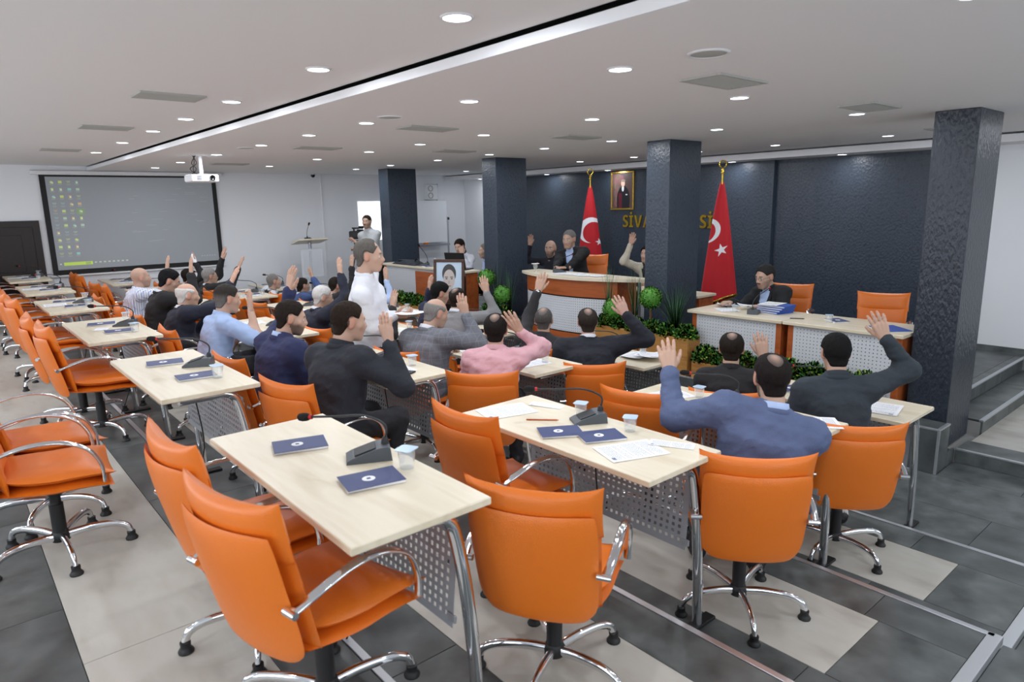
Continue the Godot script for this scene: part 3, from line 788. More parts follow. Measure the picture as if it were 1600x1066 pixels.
func desk_things() -> void:
	rng.seed = 11
	for r in 4:
		for k in 6:
			var o := desk_at(r, k) + Vector3(0, TOP_Y, 0)
			var w := "on the " + where(r, k)
			var head := Vector3(-0.10, 0.17, 0.26)
			var mt := -0.5
			if r == 0 and k == 0: head = Vector3(-0.22, 0.125, 0.22); mt = -0.45
			microphone(o + Vector3(-0.06 + (0.1 if r == 0 and k == 0 else 0.0), 0, -0.13), mt, head if r < 2 else Vector3(-0.06, 0.2, 0.24), "grey gooseneck microphone " + w)
			if r == 0 or k >= 4 or (r == 1 and k == 0):
				var a := [Vector3(-0.28, 0, 0.01), Vector3(0.25, 0, -0.03)]
				if r == 1 and k == 0: a = [Vector3(-0.03, 0, 0.10), Vector3(0.15, 0, 0.0)]
				for i in 2: notebook(o + a[i], -0.35 + 0.1 * i + (0.12 if r == 0 and k > 0 else 0.0) - (0.25 if r == 1 else 0.0), "navy notebook with white emblem, %s, %s" % ["inner half" if i == 0 else "aisle half", where(r, k)])
			var cups := [Vector3(0.30, 0, -0.16)]
			if r == 0 and k == 0: cups = [Vector3(0.23, 0, -0.19)]
			elif r == 0: cups = [Vector3(0.36, 0, -0.12), Vector3(-0.36, 0, -0.2)] if k > 1 else [Vector3(0.36, 0, -0.12)]
			elif r == 1 and k == 0: cups = [Vector3(0.19, 0, -0.17), Vector3(-0.15, 0, -0.17)]
			elif r == 2 and k == 0: cups = [Vector3(-0.25, 0, -0.10)]
			elif r == 2 and k == 1: cups = [Vector3(0.40, 0, -0.08), Vector3(-0.3, 0, -0.12)]
			for i in cups.size(): cup(o + cups[i], "water cup with foil lid, %s half, %s" % ["aisle" if cups[i].x > 0 else "inner", where(r, k)])
			if r == 0 and k >= 3: sheet(o + Vector3(-0.05, 0.0003, 0.13), 1.5, "white sheet lying " + w, k)
			if r == 0 and k == 2: sheet(o + Vector3(-0.0, 0.0003, 0.06), 1.2, "small white sheet lying " + w, k, 0.002, Vector2(0.1, 0.16))
			if r > 0 and k > 0 and not (r == 3 and k == 1):
				for i in 2: sheet(o + Vector3(-0.36 + 0.7 * i, 0.0003, 0.03), rng.randf_range(-0.3, 0.3), "printed sheet, %s half, %s" % ["inner" if i == 0 else "aisle", w], k + i)
	var o := desk_at(1, 0) + Vector3(0, TOP_Y, 0)
	sheet(o + Vector3(-0.50, 0.0003, 0.06), -0.25, "printed sheet at the inner end of the first desk, second row", 0)
	sheet(o + Vector3(-0.42, 0.0003, -0.17), -1.2, "folded white slip at the inner corner of first desk, second row", 1, 0.003, Vector2(0.07, 0.2))
	sheet(o + Vector3(0.37, 0.0003, 0.04), -0.35, "printed sheet beside the notebooks on first desk, second row", 2)
	sheet(o + Vector3(0.45, 0.0003, -0.16), -1.1, "folded white slip by the cup on first desk, second row", 1, 0.003, Vector2(0.08, 0.21))
	var m := MB.new(); m.tube([Vector3(-0.085, 0.004, 0), Vector3(0.075, 0.004, 0), Vector3(0.088, 0.004, 0)], [0.004, 0.004, 0.0008], 6)
	var pc := part(self, numbered("pencil"), m.mesh(), M.cherry, o + Vector3(-0.24, 0, 0.03), Vector3(0, 0.75, 0))
	tag(pc, "reddish wooden pencil on the first desk of the second row", "pencil")
	o = desk_at(2, 0) + Vector3(0, TOP_Y, 0)
	sheet(o + Vector3(-0.42, 0.0003, 0.0), -0.3, "printed sheet by the cup of the man in the blue blazer", 1)
	sheet(o + Vector3(0.50, 0.0003, -0.13), -0.9, "white sheet at the aisle end of the blue-blazered man's desk", 2, 0.003)
	o = desk_at(3, 0) + Vector3(0, TOP_Y, 0)
	sheet(o + Vector3(0.43, 0.0003, 0.03), 0.2, "printed sheets at the aisle end of the front row desk", 0, 0.004)
	notebook(o + Vector3(-0.25, 0, 0.0), -0.5, "navy notebook with round white emblem between the two front row men")
	o = desk_at(3, 1) + Vector3(0, TOP_Y, 0)
	for i in 5: sheet(o + Vector3(0.22 + 0.06 * i, 0.006 * i + 0.0003, -0.10 + 0.03 * (i % 3)), -0.6 + 0.35 * i, "loose printed sheet in the heap beside the heavy man's raised arm", 3 if i == 3 else i, 0.004 + 0.008 * i)
	var ph := thing("smartphone", "black smartphone lying on the charcoal-suited man's desk", "phone", desk_at(1, 1) + Vector3(0.44, TOP_Y + 0.002, 0.0), -1.15)
	part(ph, "case", M.phone, M.black, Vector3(0, 0.0045, 0)); part(ph, "screen", M.phone_glass, M.black_gloss, Vector3(0, 0.0095, 0))

# ---------------------------------------------------------------- dais
func bent(src: ArrayMesh, radius: float) -> ArrayMesh:      # bends an upright sheet in x,y round a vertical axis, bulging to +z
	var a := src.surface_get_arrays(0)
	var v: PackedVector3Array = a[Mesh.ARRAY_VERTEX]; var n: PackedVector3Array = a[Mesh.ARRAY_NORMAL]
	for i in v.size():
		var t := v[i].x / radius
		var r := radius + v[i].z
		v[i] = Vector3(sin(t) * r, v[i].y, cos(t) * r)
		n[i] = n[i].rotated(Vector3.UP, t)
	a[Mesh.ARRAY_VERTEX] = v; a[Mesh.ARRAY_NORMAL] = n
	var m := ArrayMesh.new(); m.add_surface_from_arrays(Mesh.PRIMITIVE_TRIANGLES, a)
	return m

func arc_wall(r0: float, r1: float, half: float, y0: float, y1: float) -> ArrayMesh:
	var poly := PackedVector2Array()
	for i in 25:
		var t := lerpf(-half, half, i / 24.0); poly.append(Vector2(sin(t) * r1, cos(t) * r1))
	for i in 25:
		var t := lerpf(half, -half, i / 24.0); poly.append(Vector2(sin(t) * r0, cos(t) * r0))
	var m := MB.new(); m.slab(poly, y0, y1)
	return m.mesh()

func panel_desk(called: String, label: String, x0: float, x1: float, z0: float, z1: float, y0: float, top: float, band := 0.0, end_boards := true) -> Node3D:
	# counter with a beech top, cherry boards and a dotted grey front; z0 is the front
	var w := x1 - x0
	var t := thing(called, label, "desk", Vector3((x0 + x1) * 0.5, y0, (z0 + z1) * 0.5))
	var h := top - y0
	var d := absf(z1 - z0)
	part(t, "tabletop", boxm(Vector3(w, 0.035, d), 0.006), M.beech, Vector3(0, h - 0.0175, 0))
	var fz := d * 0.5 - 0.07
	if end_boards:
		for s: float in [-1.0, 1.0]: part(t, "side_board", boxm(Vector3(0.06, h - 0.035, d - 0.09), 0.004), M.cherry, Vector3(s * (w * 0.5 - 0.06), (h - 0.035) * 0.5, -0.02))
	if band > 0: part(t, "front_band", boxm(Vector3(w - 0.02, band, 0.03), 0.004), M.cherry, Vector3(0, h - 0.035 - band * 0.5, fz))
	var ph := h - 0.035 - band - 0.10
	var pw := w - 0.18 if end_boards else w - 0.03
	part(t, "front_panel", perforated(pw, ph, int(pw / 0.036), int(ph / 0.036), 0.009, 0.004, 0.02, 0.02), M.perf_desk, Vector3(0, 0.10 + ph * 0.5, fz))
	part(t, "backing_board", boxm(Vector3(pw, ph + 0.08, 0.012), 0.002), M.hole, Vector3(0, 0.06 + ph * 0.5, fz - 0.02))
	part(t, "plinth_board", boxm(Vector3(pw, 0.10, 0.02), 0.003), M.cherry, Vector3(0, 0.05, fz - 0.003))
	return t

func dais() -> void:
	var st: Node = get_node("stage_floor")
	slab_part(st, "platform", Vector3(-8.1, STAGE, -7.0), Vector3(-6.2, 0.6, -8.7), M.tile_dark2)
	# curved podium
	var R := 1.9; var half := 0.49
	var p := thing("podium", "curved chairman's podium with cherry bands and dotted grey front", "podium", Vector3(-6.78, STAGE, -6.6 - R))
	part(p, "upper_band", arc_wall(R - 0.03, R, half, 0.70, 0.93), M.cherry)
	part(p, "front_panel", bent(perforated(2 * half * R, 0.52, 50, 14, 0.010, 0.004, 0.02, 0.02), R - 0.008), M.perf_desk, Vector3(0, 0.44, 0))
	part(p, "backing_board", arc_wall(R - 0.05, R - 0.03, half, 0.05, 0.70), M.hole)
	part(p, "lower_band", arc_wall(R - 0.03, R, half, 0.0, 0.18), M.cherry)
	var poly := PackedVector2Array()
	for i in 25:
		var t := lerpf(-0.54, 0.70, i / 24.0)
		poly.append(Vector2(sin(t) * (R + 0.06), cos(t) * (R + 0.06)))
	poly.append(Vector2(1.22, R - 0.55)); poly.append(Vector2(-0.98, R - 0.55))
	var m := MB.new(); m.slab(poly, 0.93, 0.968)
	part(p, "tabletop", m.mesh(), M.beech)
	for s: float in [-1.0, 1.0]: part(p, "side_board", boxm(Vector3(0.04, 0.93, 0.42), 0.004), M.cherry, Vector3(s * 0.86, 0.465, R - 0.43))
	m = MB.new(); m.tube([Vector3(0, 0.0, 0), Vector3(0, 0.93, 0)], 0.025, 10)
	part(p, "leg", m.mesh(), M.steel, Vector3(1.08, 0, R - 0.45))
	panel_desk("side_desk", "low cherry-fronted side desk between podium and its column neighbour with two glasses", -9.2, -7.78, -7.32, -7.68, STAGE, 1.15, 0.14)
	panel_desk("side_desk", "low cherry-fronted side desk half hidden by the topiary column", -6.3, -5.05, -7.42, -7.85, STAGE, 1.15, 0.14)
	panel_desk("council_desk", "long beech-topped desk unit with blue binders and papers", -4.56, -3.415, -6.50, -7.16, STAGE, 1.135)
	panel_desk("council_desk", "beech-topped desk unit with one dark notebook and blue folder", -3.405, -2.26, -6.50, -7.16, STAGE, 1.135)
	var ld := panel_desk("clerk_desk", "beech-topped clerks' counter carrying a black bag and laptop", -11.25, -8.6, -6.345, -6.645, STAGE, 1.335, 0.0)
	part(ld, "cherry_panel", boxm(Vector3(0.62, 0.80, 0.02), 0.003), M.cherry, Vector3(0.1, 0.45, 0.10))
	part(ld, "dark_panel", boxm(Vector3(0.8, 0.80, 0.02), 0.003), M.black, Vector3(0.84, 0.45, 0.098))
	# chairs of the dais
	chair(Vector3(-7.42, 0.6, -7.95), PI + 0.62, "chairman's orange chair behind the curved podium", "chairs on the dais")
	chair(Vector3(-4.02, STAGE, -7.72), PI + 0.25, "orange chair of the bespectacled man at the council desk", "chairs on the dais")
	chair(Vector3(-2.86, STAGE, -7.55), PI + 0.35, "empty orange chair behind the council desk beside the column", "chairs on the dais")
	chair(Vector3(-9.3, STAGE, -7.55), PI + 0.2, "orange chair behind the clerks' counter by the podium column", "chairs on the dais")
	# things on the council desk
	var y := 1.135
	sheet(Vector3(-4.36, y + 0.0003, -6.98), 0.5, "open document held by the bespectacled man at the council desk", 0, 0.06)
	sheet(Vector3(-4.22, y + 0.001, -6.78), 0.9, "flat printed sheet by the cup on the council desk", 1)
	sheet(Vector3(-4.02, y + 0.0003, -7.0), -0.4, "curled printed sheet behind the council desk microphone", 2, 0.07)
	cup(Vector3(-4.07, y, -6.70), "clear water cup with foil lid beside the council desk microphone")
	cup(Vector3(-3.04, y, -6.74), "clear water cup with foil lid on the dark notebook desk unit")
	microphone(Vector3(-3.86, y, -6.74), PI + 0.3, Vector3(-0.12, 0.27, 0.16), "black gooseneck microphone on the council desk before the bespectacled man", "microphones on the dais")
	for i in 4:
		var b := thing("ring_binder", "blue ring binder, number %s up in the stack on the council desk" % ["one", "two", "three", "four"][i], "binder", Vector3(-3.76 + 0.01 * i, y + 0.022 * i, -6.98), -0.25 + 0.09 * i, "stacked blue binders")
		part(b, "cover", boxm(Vector3(0.31, 0.003, 0.24), 0.001), M.blue_file, Vector3(0, 0.0015, 0)); part(b, "cover", boxm(Vector3(0.31, 0.003, 0.24), 0.001), M.blue_file, Vector3(0, 0.02, 0))
		part(b, "pages", boxm(Vector3(0.29, 0.0155, 0.22), 0.001), M.paper, Vector3(-0.006, 0.0108, 0)); part(b, "spine", boxm(Vector3(0.004, 0.0215, 0.24), 0.001), M.blue_file, Vector3(0.155, 0.0107, 0))
	sheet(Vector3(-3.78, y + 0.0895, -6.97), 0.1, "white sheet on top of the blue binders", 3, 0.004)
	m = MB.new(); m.tube([Vector3(-0.07, 0.005, 0), Vector3(0.06, 0.005, 0), Vector3(0.072, 0.005, 0)], [0.005, 0.005, 0.001], 8)
	tag(part(self, numbered("pen"), m.mesh(), M.black, Vector3(-3.36, y, -6.72), Vector3(0, 0.5, 0)), "black pen at the joint of the council desk units", "pen")
	notebook(Vector3(-3.02, y, -6.86), 0.9, "dark notebook behind the cup on the empty council desk")
	m = MB.new(); m.box(Vector3(0, 0.003, 0), Vector3(0.24, 0.006, 0.31), 0.001)
	tag(part(self, numbered("folder"), m.mesh(), M.blue_file, Vector3(-2.48, y, -6.78), Vector3(0, 0.9, 0)), "bright blue folder at the column end of the council desk", "folder")
	# things on the podium
	y = STAGE + 0.968
	microphone(Vector3(-7.1, y, -6.95), PI - 0.4, Vector3(0.05, 0.25, 0.22), "black gooseneck microphone before the chairman on the podium", "microphones on the dais")
	for i in 4: sheet(Vector3(-6.95 + 0.2 * i, y + 0.0003 + 0.001 * i, -6.86 - 0.04 * (i % 2)), 0.5 * i, "loose paper in front of the chairman on the podium", i, 0.004)
	var gl := thing("stemmed_glass", "stemmed water glass covered with a white saucer on the podium", "glass", Vector3(-7.44, y, -6.78))
	m = MB.new(); m.lathe([Vector2(0, 0), Vector2(0.03, 0.0), Vector2(0.03, 0.003), Vector2(0.006, 0.008), Vector2(0.005, 0.03), Vector2(0.02, 0.045), Vector2(0.034, 0.075), Vector2(0.037, 0.115), Vector2(0.035, 0.115), Vector2(0.032, 0.077), Vector2(0.018, 0.05), Vector2(0, 0.045)], 20)
	part(gl, "bowl", m.mesh(), M.cup)
	m = MB.new(); m.lathe([Vector2(0, 0.116), Vector2(0.05, 0.116), Vector2(0.062, 0.122), Vector2(0.06, 0.125), Vector2(0, 0.12)], 20)
	part(gl, "saucer", m.mesh(), M.plastic_white)
	for i in 2: cup(Vector3(-8.15 + 0.14 * i, 1.15, -7.40), "clear drinking glass of the pair on the low desk beside the podium")
	microphone(Vector3(-5.72, 1.15, -7.56), PI - 0.5, Vector3(0.05, 0.2, 0.2), "black gooseneck microphone on the desk behind the topiary column", "microphones on the dais")
	for i in 2: sheet(Vector3(-5.50 + 0.12 * i, 1.1505 + 0.002 * i, -7.62), 0.8 * i, "white paper on the desk behind the topiary column", i, 0.01)
	microphone(Vector3(-8.4, 1.15, -7.5), PI + 0.2, Vector3(-0.05, 0.24, 0.2), "black gooseneck microphone before the bearded man", "microphones on the dais")
	# clerks' counter
	y = 1.335
	var bg := thing("shoulder_bag", "slumped black shoulder bag lying on the clerks' counter", "bag", Vector3(-10.5, y, -6.5))
	m = MB.new(); m.pillow(0.78, 0.26, 0.075, 0.001, 0.02, Transform3D(Basis(), Vector3(0, 0.002, 0)), 16, 8, func(q, u, w): return q + Vector3(0, 0.018 * sin(u * 7.0 + w * 3.0) * (1.0 - u * u) if q.y > 0.01 else 0.0, 0))
	part(bg, "bag_body", m.mesh(), M.bag)
	m = MB.new(); m.tube(curve([Vector3(0.2, 0.07, 0), Vector3(0.32, 0.12, 0.03), Vector3(0.42, 0.09, 0.06), Vector3(0.44, 0.012, 0.08)], 5), 0.012, 8, 0.4)
	part(bg, "strap", m.mesh(), M.black)
	m = MB.new(); m.box(Vector3(-0.12, 0.074, 0.02), Vector3(0.3, 0.012, 0.14), 0.005)
	part(bg, "flap", m.mesh(), M.bag)
	microphone(Vector3(-10.02, y, -6.5), -0.9, Vector3(0.06, 0.34, 0.04), "black gooseneck microphone rising behind the bag on the clerks' counter", "microphones on the dais")
	notebook(Vector3(-9.82, y, -6.45), 1.3, "dark notebook beside the bag on the clerks' counter")
	var bo := thing("water_bottle", "small clear water bottle with white cap on the clerks' counter", "bottle", Vector3(-9.62, y, -6.47))
	m = MB.new(); m.lathe([Vector2(0, 0), Vector2(0.025, 0), Vector2(0.027, 0.01), Vector2(0.027, 0.1), Vector2(0.012, 0.13), Vector2(0.012, 0.14), Vector2(0, 0.14)], 16)
	part(bo, "bottle_body", m.mesh(), M.cup)
	m = MB.new(); m.lathe([Vector2(0, 0.14), Vector2(0.014, 0.14), Vector2(0.014, 0.14), Vector2(0.014, 0.155), Vector2(0.014, 0.155), Vector2(0, 0.155)], 14)
	part(bo, "cap", m.mesh(), M.plastic_white)
	var lp := thing("laptop", "open black laptop seen from behind on the clerks' counter", "laptop", Vector3(-8.98, y, -6.52), 0.35)
	part(lp, "keyboard_half", boxm(Vector3(0.38, 0.018, 0.24), 0.004), M.black, Vector3(0, 0.009, 0)); part(lp, "screen_half", boxm(Vector3(0.38, 0.27, 0.012), 0.004), M.black, Vector3(0, 0.148, 0.135), Vector3(0.2, 0, 0))

func letters() -> void:
	var f := SystemFont.new(); f.font_names = PackedStringArray(["Droid Sans"]); f.font_weight = 700
	for q in [["SİVAS", -8.53, "gold metal letters reading SİVAS on the dark wall"], ["Sİ", -6.83, "gold metal letters reading Sİ beside the column on the dark wall"]]:
		var t := thing("wall_lettering", q[2], "lettering", Vector3(q[1], 1.896, FRONT_Z + 0.101), 0.0, "gold wall letters")
		var x := 0.0
		for c in q[0]:
			var m := TextMesh.new()
			m.text = c; m.font = f; m.font_size = 64; m.depth = 0.025; m.pixel_size = 0.0047
			m.horizontal_alignment = HORIZONTAL_ALIGNMENT_LEFT; m.vertical_alignment = VERTICAL_ALIGNMENT_BOTTOM
			var b := m.get_aabb()
			part(t, "letter", m, M.brass, Vector3(x - b.position.x, -b.position.y if c != "İ" else -b.position.y, 0.013))
			x += b.size.x + 0.022

# ---------------------------------------------------------------- pictures, screen, flags
func ell(img: Image, c: Vector2, r: Vector2, col: Color, tilt := 0.0) -> void:
	for y in range(maxi(0, int(c.y - r.y - r.x)), mini(img.get_height(), int(c.y + r.y + r.x) + 1)):
		for x in range(maxi(0, int(c.x - r.x - r.y)), mini(img.get_width(), int(c.x + r.x + r.y) + 1)):
			var d := (Vector2(x, y) - c).rotated(tilt) / r
			if d.length_squared() <= 1.0: img.set_pixel(x, y, col)

func printed(img: Image, rough := 0.4) -> StandardMaterial3D:
	var m := sm(Color.WHITE, rough)
	m.albedo_texture = ImageTexture.create_from_image(img)
	return m

func picture(w: float, h: float, edge: float, deep: float, mat: Material, face: Material, t: Node) -> void:
	for s: float in [-1.0, 1.0]:
		part(t, "frame_rail", boxm(Vector3(w, edge, deep), 0.006), mat, Vector3(0, s * (h - edge) * 0.5, deep * 0.5))
		part(t, "frame_rail", boxm(Vector3(edge, h - 2 * edge, deep), 0.006), mat, Vector3(s * (w - edge) * 0.5, 0, deep * 0.5))
	var q := QuadMesh.new(); q.size = Vector2(w - 1.6 * edge, h - 1.6 * edge)
	part(t, "print", q, face, Vector3(0, 0, deep * 0.55))
	part(t, "back_board", boxm(Vector3(w - edge, h - edge, 0.006), 0.001), M.black, Vector3(0, 0, 0.004))

func pictures() -> void:
	var img := Image.create(160, 210, false, Image.FORMAT_RGB8)      # a plain standing figure in a dark suit
	img.fill(Color8(92, 70, 66))
	for i in 60: ell(img, Vector2(30 + (i * 37) % 50, 20 + (i * 53) % 170), Vector2(14, 22), Color8(100 + (i * 7) % 34, 76 + (i * 5) % 26, 72 + (i * 3) % 22))
	ell(img, Vector2(88, 160), Vector2(50, 84), Color8(24, 24, 32)); img.fill_rect(Rect2i(40, 150, 96, 60), Color8(24, 24, 32))
	img.fill_rect(Rect2i(52, 120, 26, 90), Color8(96, 22, 38))
	ell(img, Vector2(84, 92), Vector2(9, 18), Color8(226, 226, 232)); ell(img, Vector2(85, 62), Vector2(15, 20), Color8(224, 186, 164)); ell(img, Vector2(86, 46), Vector2(17, 8), Color8(150, 130, 110))
	ell(img, Vector2(112, 128), Vector2(8, 4), Color8(236, 236, 240))
	var t := thing("framed_portrait", "gold-framed painting of a standing figure in a dark suit", "picture", Vector3(-8.56, 2.57, FRONT_Z + 0.101))
	picture(0.56, 0.71, 0.035, 0.03, M.gold, printed(img), t)
	img = Image.create(160, 200, false, Image.FORMAT_RGB8)          # grey photograph of a man in a dark uniform
	img.fill(Color8(196, 214, 232))
	ell(img, Vector2(80, 205), Vector2(76, 56), Color8(34, 42, 58)); img.fill_rect(Rect2i(69, 140, 24, 40), Color8(232, 234, 240))
	img.fill_rect(Rect2i(77, 150, 9, 50), Color8(28, 32, 44)); ell(img, Vector2(80, 130), Vector2(20, 26), Color8(166, 158, 154))
	ell(img, Vector2(80, 62), Vector2(42, 50), Color8(58, 58, 62)); ell(img, Vector2(80, 92), Vector2(35, 52), Color8(196, 186, 180))
	for s in [-1, 1]:
		img.fill_rect(Rect2i(80 + s * 16 - 9, 78, 18, 4), Color8(66, 60, 60)); ell(img, Vector2(80 + s * 16, 88), Vector2(6, 3), Color8(60, 56, 58))
	ell(img, Vector2(80, 106), Vector2(6, 10), Color8(178, 166, 160)); ell(img, Vector2(80, 126), Vector2(12, 3), Color8(142, 104, 102))
	for i in 3: ell(img, Vector2(34 + i * 5, 176), Vector2(2, 2), Color8(220, 220, 226)); ell(img, Vector2(126 - i * 5, 176), Vector2(2, 2), Color8(220, 220, 226))
	t = thing("easel_portrait", "large wood-framed photograph of a man in uniform on an easel", "picture", Vector3(-8.57, 0.0, -6.02), 0.62)
	var f := Node3D.new(); f.name = "picture_frame"; t.add_child(f)
	f.position = Vector3(0, 1.22, 0.02); f.rotation.x = -0.1
	picture(0.50, 0.66, 0.045, 0.03, M.walnut, printed(img), f)
	var m := MB.new(); m.tube([Vector3(-0.24, 0, 0.08), Vector3(-0.03, 1.5, -0.06)], 0.014, 8)
	part(t, "easel_leg", m.mesh(), M.walnut)
	m = MB.new(); m.tube([Vector3(0.24, 0, 0.08), Vector3(0.03, 1.5, -0.06)], 0.014, 8)
	part(t, "easel_leg", m.mesh(), M.walnut)
	m = MB.new(); m.tube([Vector3(0, 0, -0.24), Vector3(0, 1.48, -0.08)], 0.014, 8)
	part(t, "easel_leg", m.mesh(), M.walnut)
	part(t, "easel_ledge", boxm(Vector3(0.5, 0.025, 0.06), 0.004), M.walnut, Vector3(0, 0.875, 0.06))

func screen() -> void:
	var W := 2.62; var H := 1.54
	var img := Image.create(1024, 610, false, Image.FORMAT_RGB8)
	img.fill(Color8(152, 157, 162))
	var g := RandomNumberGenerator.new(); g.seed = 5
	for c in 4:
		for r in 11:
			if c == 3 and r > 6: continue
			var x := 22 + c * 47; var y := 26 + r * 47
			var cols := [Color8(214, 226, 130), Color8(206, 228, 150), Color8(190, 214, 190), Color8(160, 210, 200), Color8(222, 190, 150)]
			var col: Color = cols[g.randi() % 5]
			if c == 3 and r == 4: img.fill_rect(Rect2i(x - 12, y - 8, 44, 42), Color8(150, 176, 130))
			match g.randi() % 4:
				0: img.fill_rect(Rect2i(x, y, 20, 16), col)
				1:
					ell(img, Vector2(x + 10, y + 9), Vector2(9, 8), col); ell(img, Vector2(x + 15, y + 13), Vector2(6, 5), Color8(220, 232, 190))
				2:
					img.fill_rect(Rect2i(x + 2, y, 14, 18), col); img.fill_rect(Rect2i(x + 6, y + 6, 10, 10), Color8(226, 236, 200))
				3:
					for k in 5: img.fill_rect(Rect2i(x + k * 4, y + (k * 7) % 14, 4, 5), col)
			img.fill_rect(Rect2i(x - 4, y + 21, 26, 2), Color8(178, 190, 172)); img.fill_rect(Rect2i(x, y + 25, 18, 2), Color8(172, 184, 170))
	for k in 26:
		var x := 420 + g.randi() % 540; var y := 50 + g.randi() % 430
		img.fill_rect(Rect2i(x, y, 30 + g.randi() % 50, 2), Color8(176, 180, 184))
	img.fill_rect(Rect2i(36, 560, 165, 22), Color8(206, 236, 110)); img.fill_rect(Rect2i(160, 562, 30, 18), Color8(176, 204, 120))
	for k in 8: img.fill_rect(Rect2i(212 + k * 27, 564, 14, 10), Color8(196, 208, 190))
	ell(img, Vector2(18, 570), Vector2(5, 5), Color8(220, 226, 210))
	for k in 6: img.fill_rect(Rect2i(900 + k * 18, 566, 10, 6), Color8(186, 190, 194))
	var mat := printed(img, 0.8)
	mat.emission_enabled = true; mat.emission_texture = mat.albedo_texture; mat.emission = Color.BLACK; mat.emission_energy_multiplier = 0.12
	var t := thing("projection_screen", "large black-edged projection screen showing a computer desktop", "screen", Vector3(END_X + 0.035, 2.185, -2.89), PI / 2)
	part(t, "border", boxm(Vector3(W + 0.16, H + 0.16, 0.012), 0.002), M.black_frame)
	var q := QuadMesh.new(); q.size = Vector2(W, H)
	part(t, "screen_sheet", q, mat, Vector3(0, 0.0, 0.0075))
	part(t, "casing", boxm(Vector3(W + 0.4, 0.07, 0.06), 0.012), M.plastic_white, Vector3(0, H * 0.5 + 0.065, 0.012))
	part(t, "bottom_bar", boxm(Vector3(W + 0.24, 0.03, 0.03), 0.006), M.plastic_white, Vector3(0, -H * 0.5 - 0.1, 0.0))
	var p := thing("projector", "white projector hanging from the ceiling on a short pole", "projector", Vector3(-9.6, 2.72, -2.84), PI / 2 + 0.05)
	part(p, "body", boxm(Vector3(0.36, 0.1, 0.28), 0.02), M.plastic_white, Vector3(0, 0.05, 0))
	var m := MB.new(); m.lathe([Vector2(0, 0), Vector2(0.035, 0), Vector2(0.035, 0.03), Vector2(0.028, 0.03), Vector2(0.026, 0.012), Vector2(0, 0.012)], 16, Vector3.ZERO, Transform3D(Basis(Vector3.RIGHT, PI / 2), Vector3(0.08, 0.055, 0.138)))
	part(p, "lens", m.mesh(), M.lens)
	m = MB.new(); m.lathe([Vector2(0.0, 0.1), Vector2(0.028, 0.1), Vector2(0.022, 0.3), Vector2(0.018, 0.33), Vector2(0.05, 0.335), Vector2(0.05, 0.34), Vector2(0, 0.34)], 14)
	part(p, "mount_pole", m.mesh(), M.plastic_white)
	for i in 3:
		m = MB.new(); m.tube(curve([Vector3(-0.06 - 0.02 * i, 0.34, 0.02), Vector3(-0.12 + 0.03 * i, 0.24, 0.03), Vector3(-0.05 - 0.04 * i, 0.17, -0.02), Vector3(-0.1 + 0.05 * i, 0.1, -0.1)], 5), 0.005, 6)
		part(p, "cable", m.mesh(), M.black)
	for i in 4: part(p, "grille_slot", boxm(Vector3(0.06, 0.008, 0.004), 0.001), M.black, Vector3(-0.08, 0.03 + 0.015 * i, 0.14))

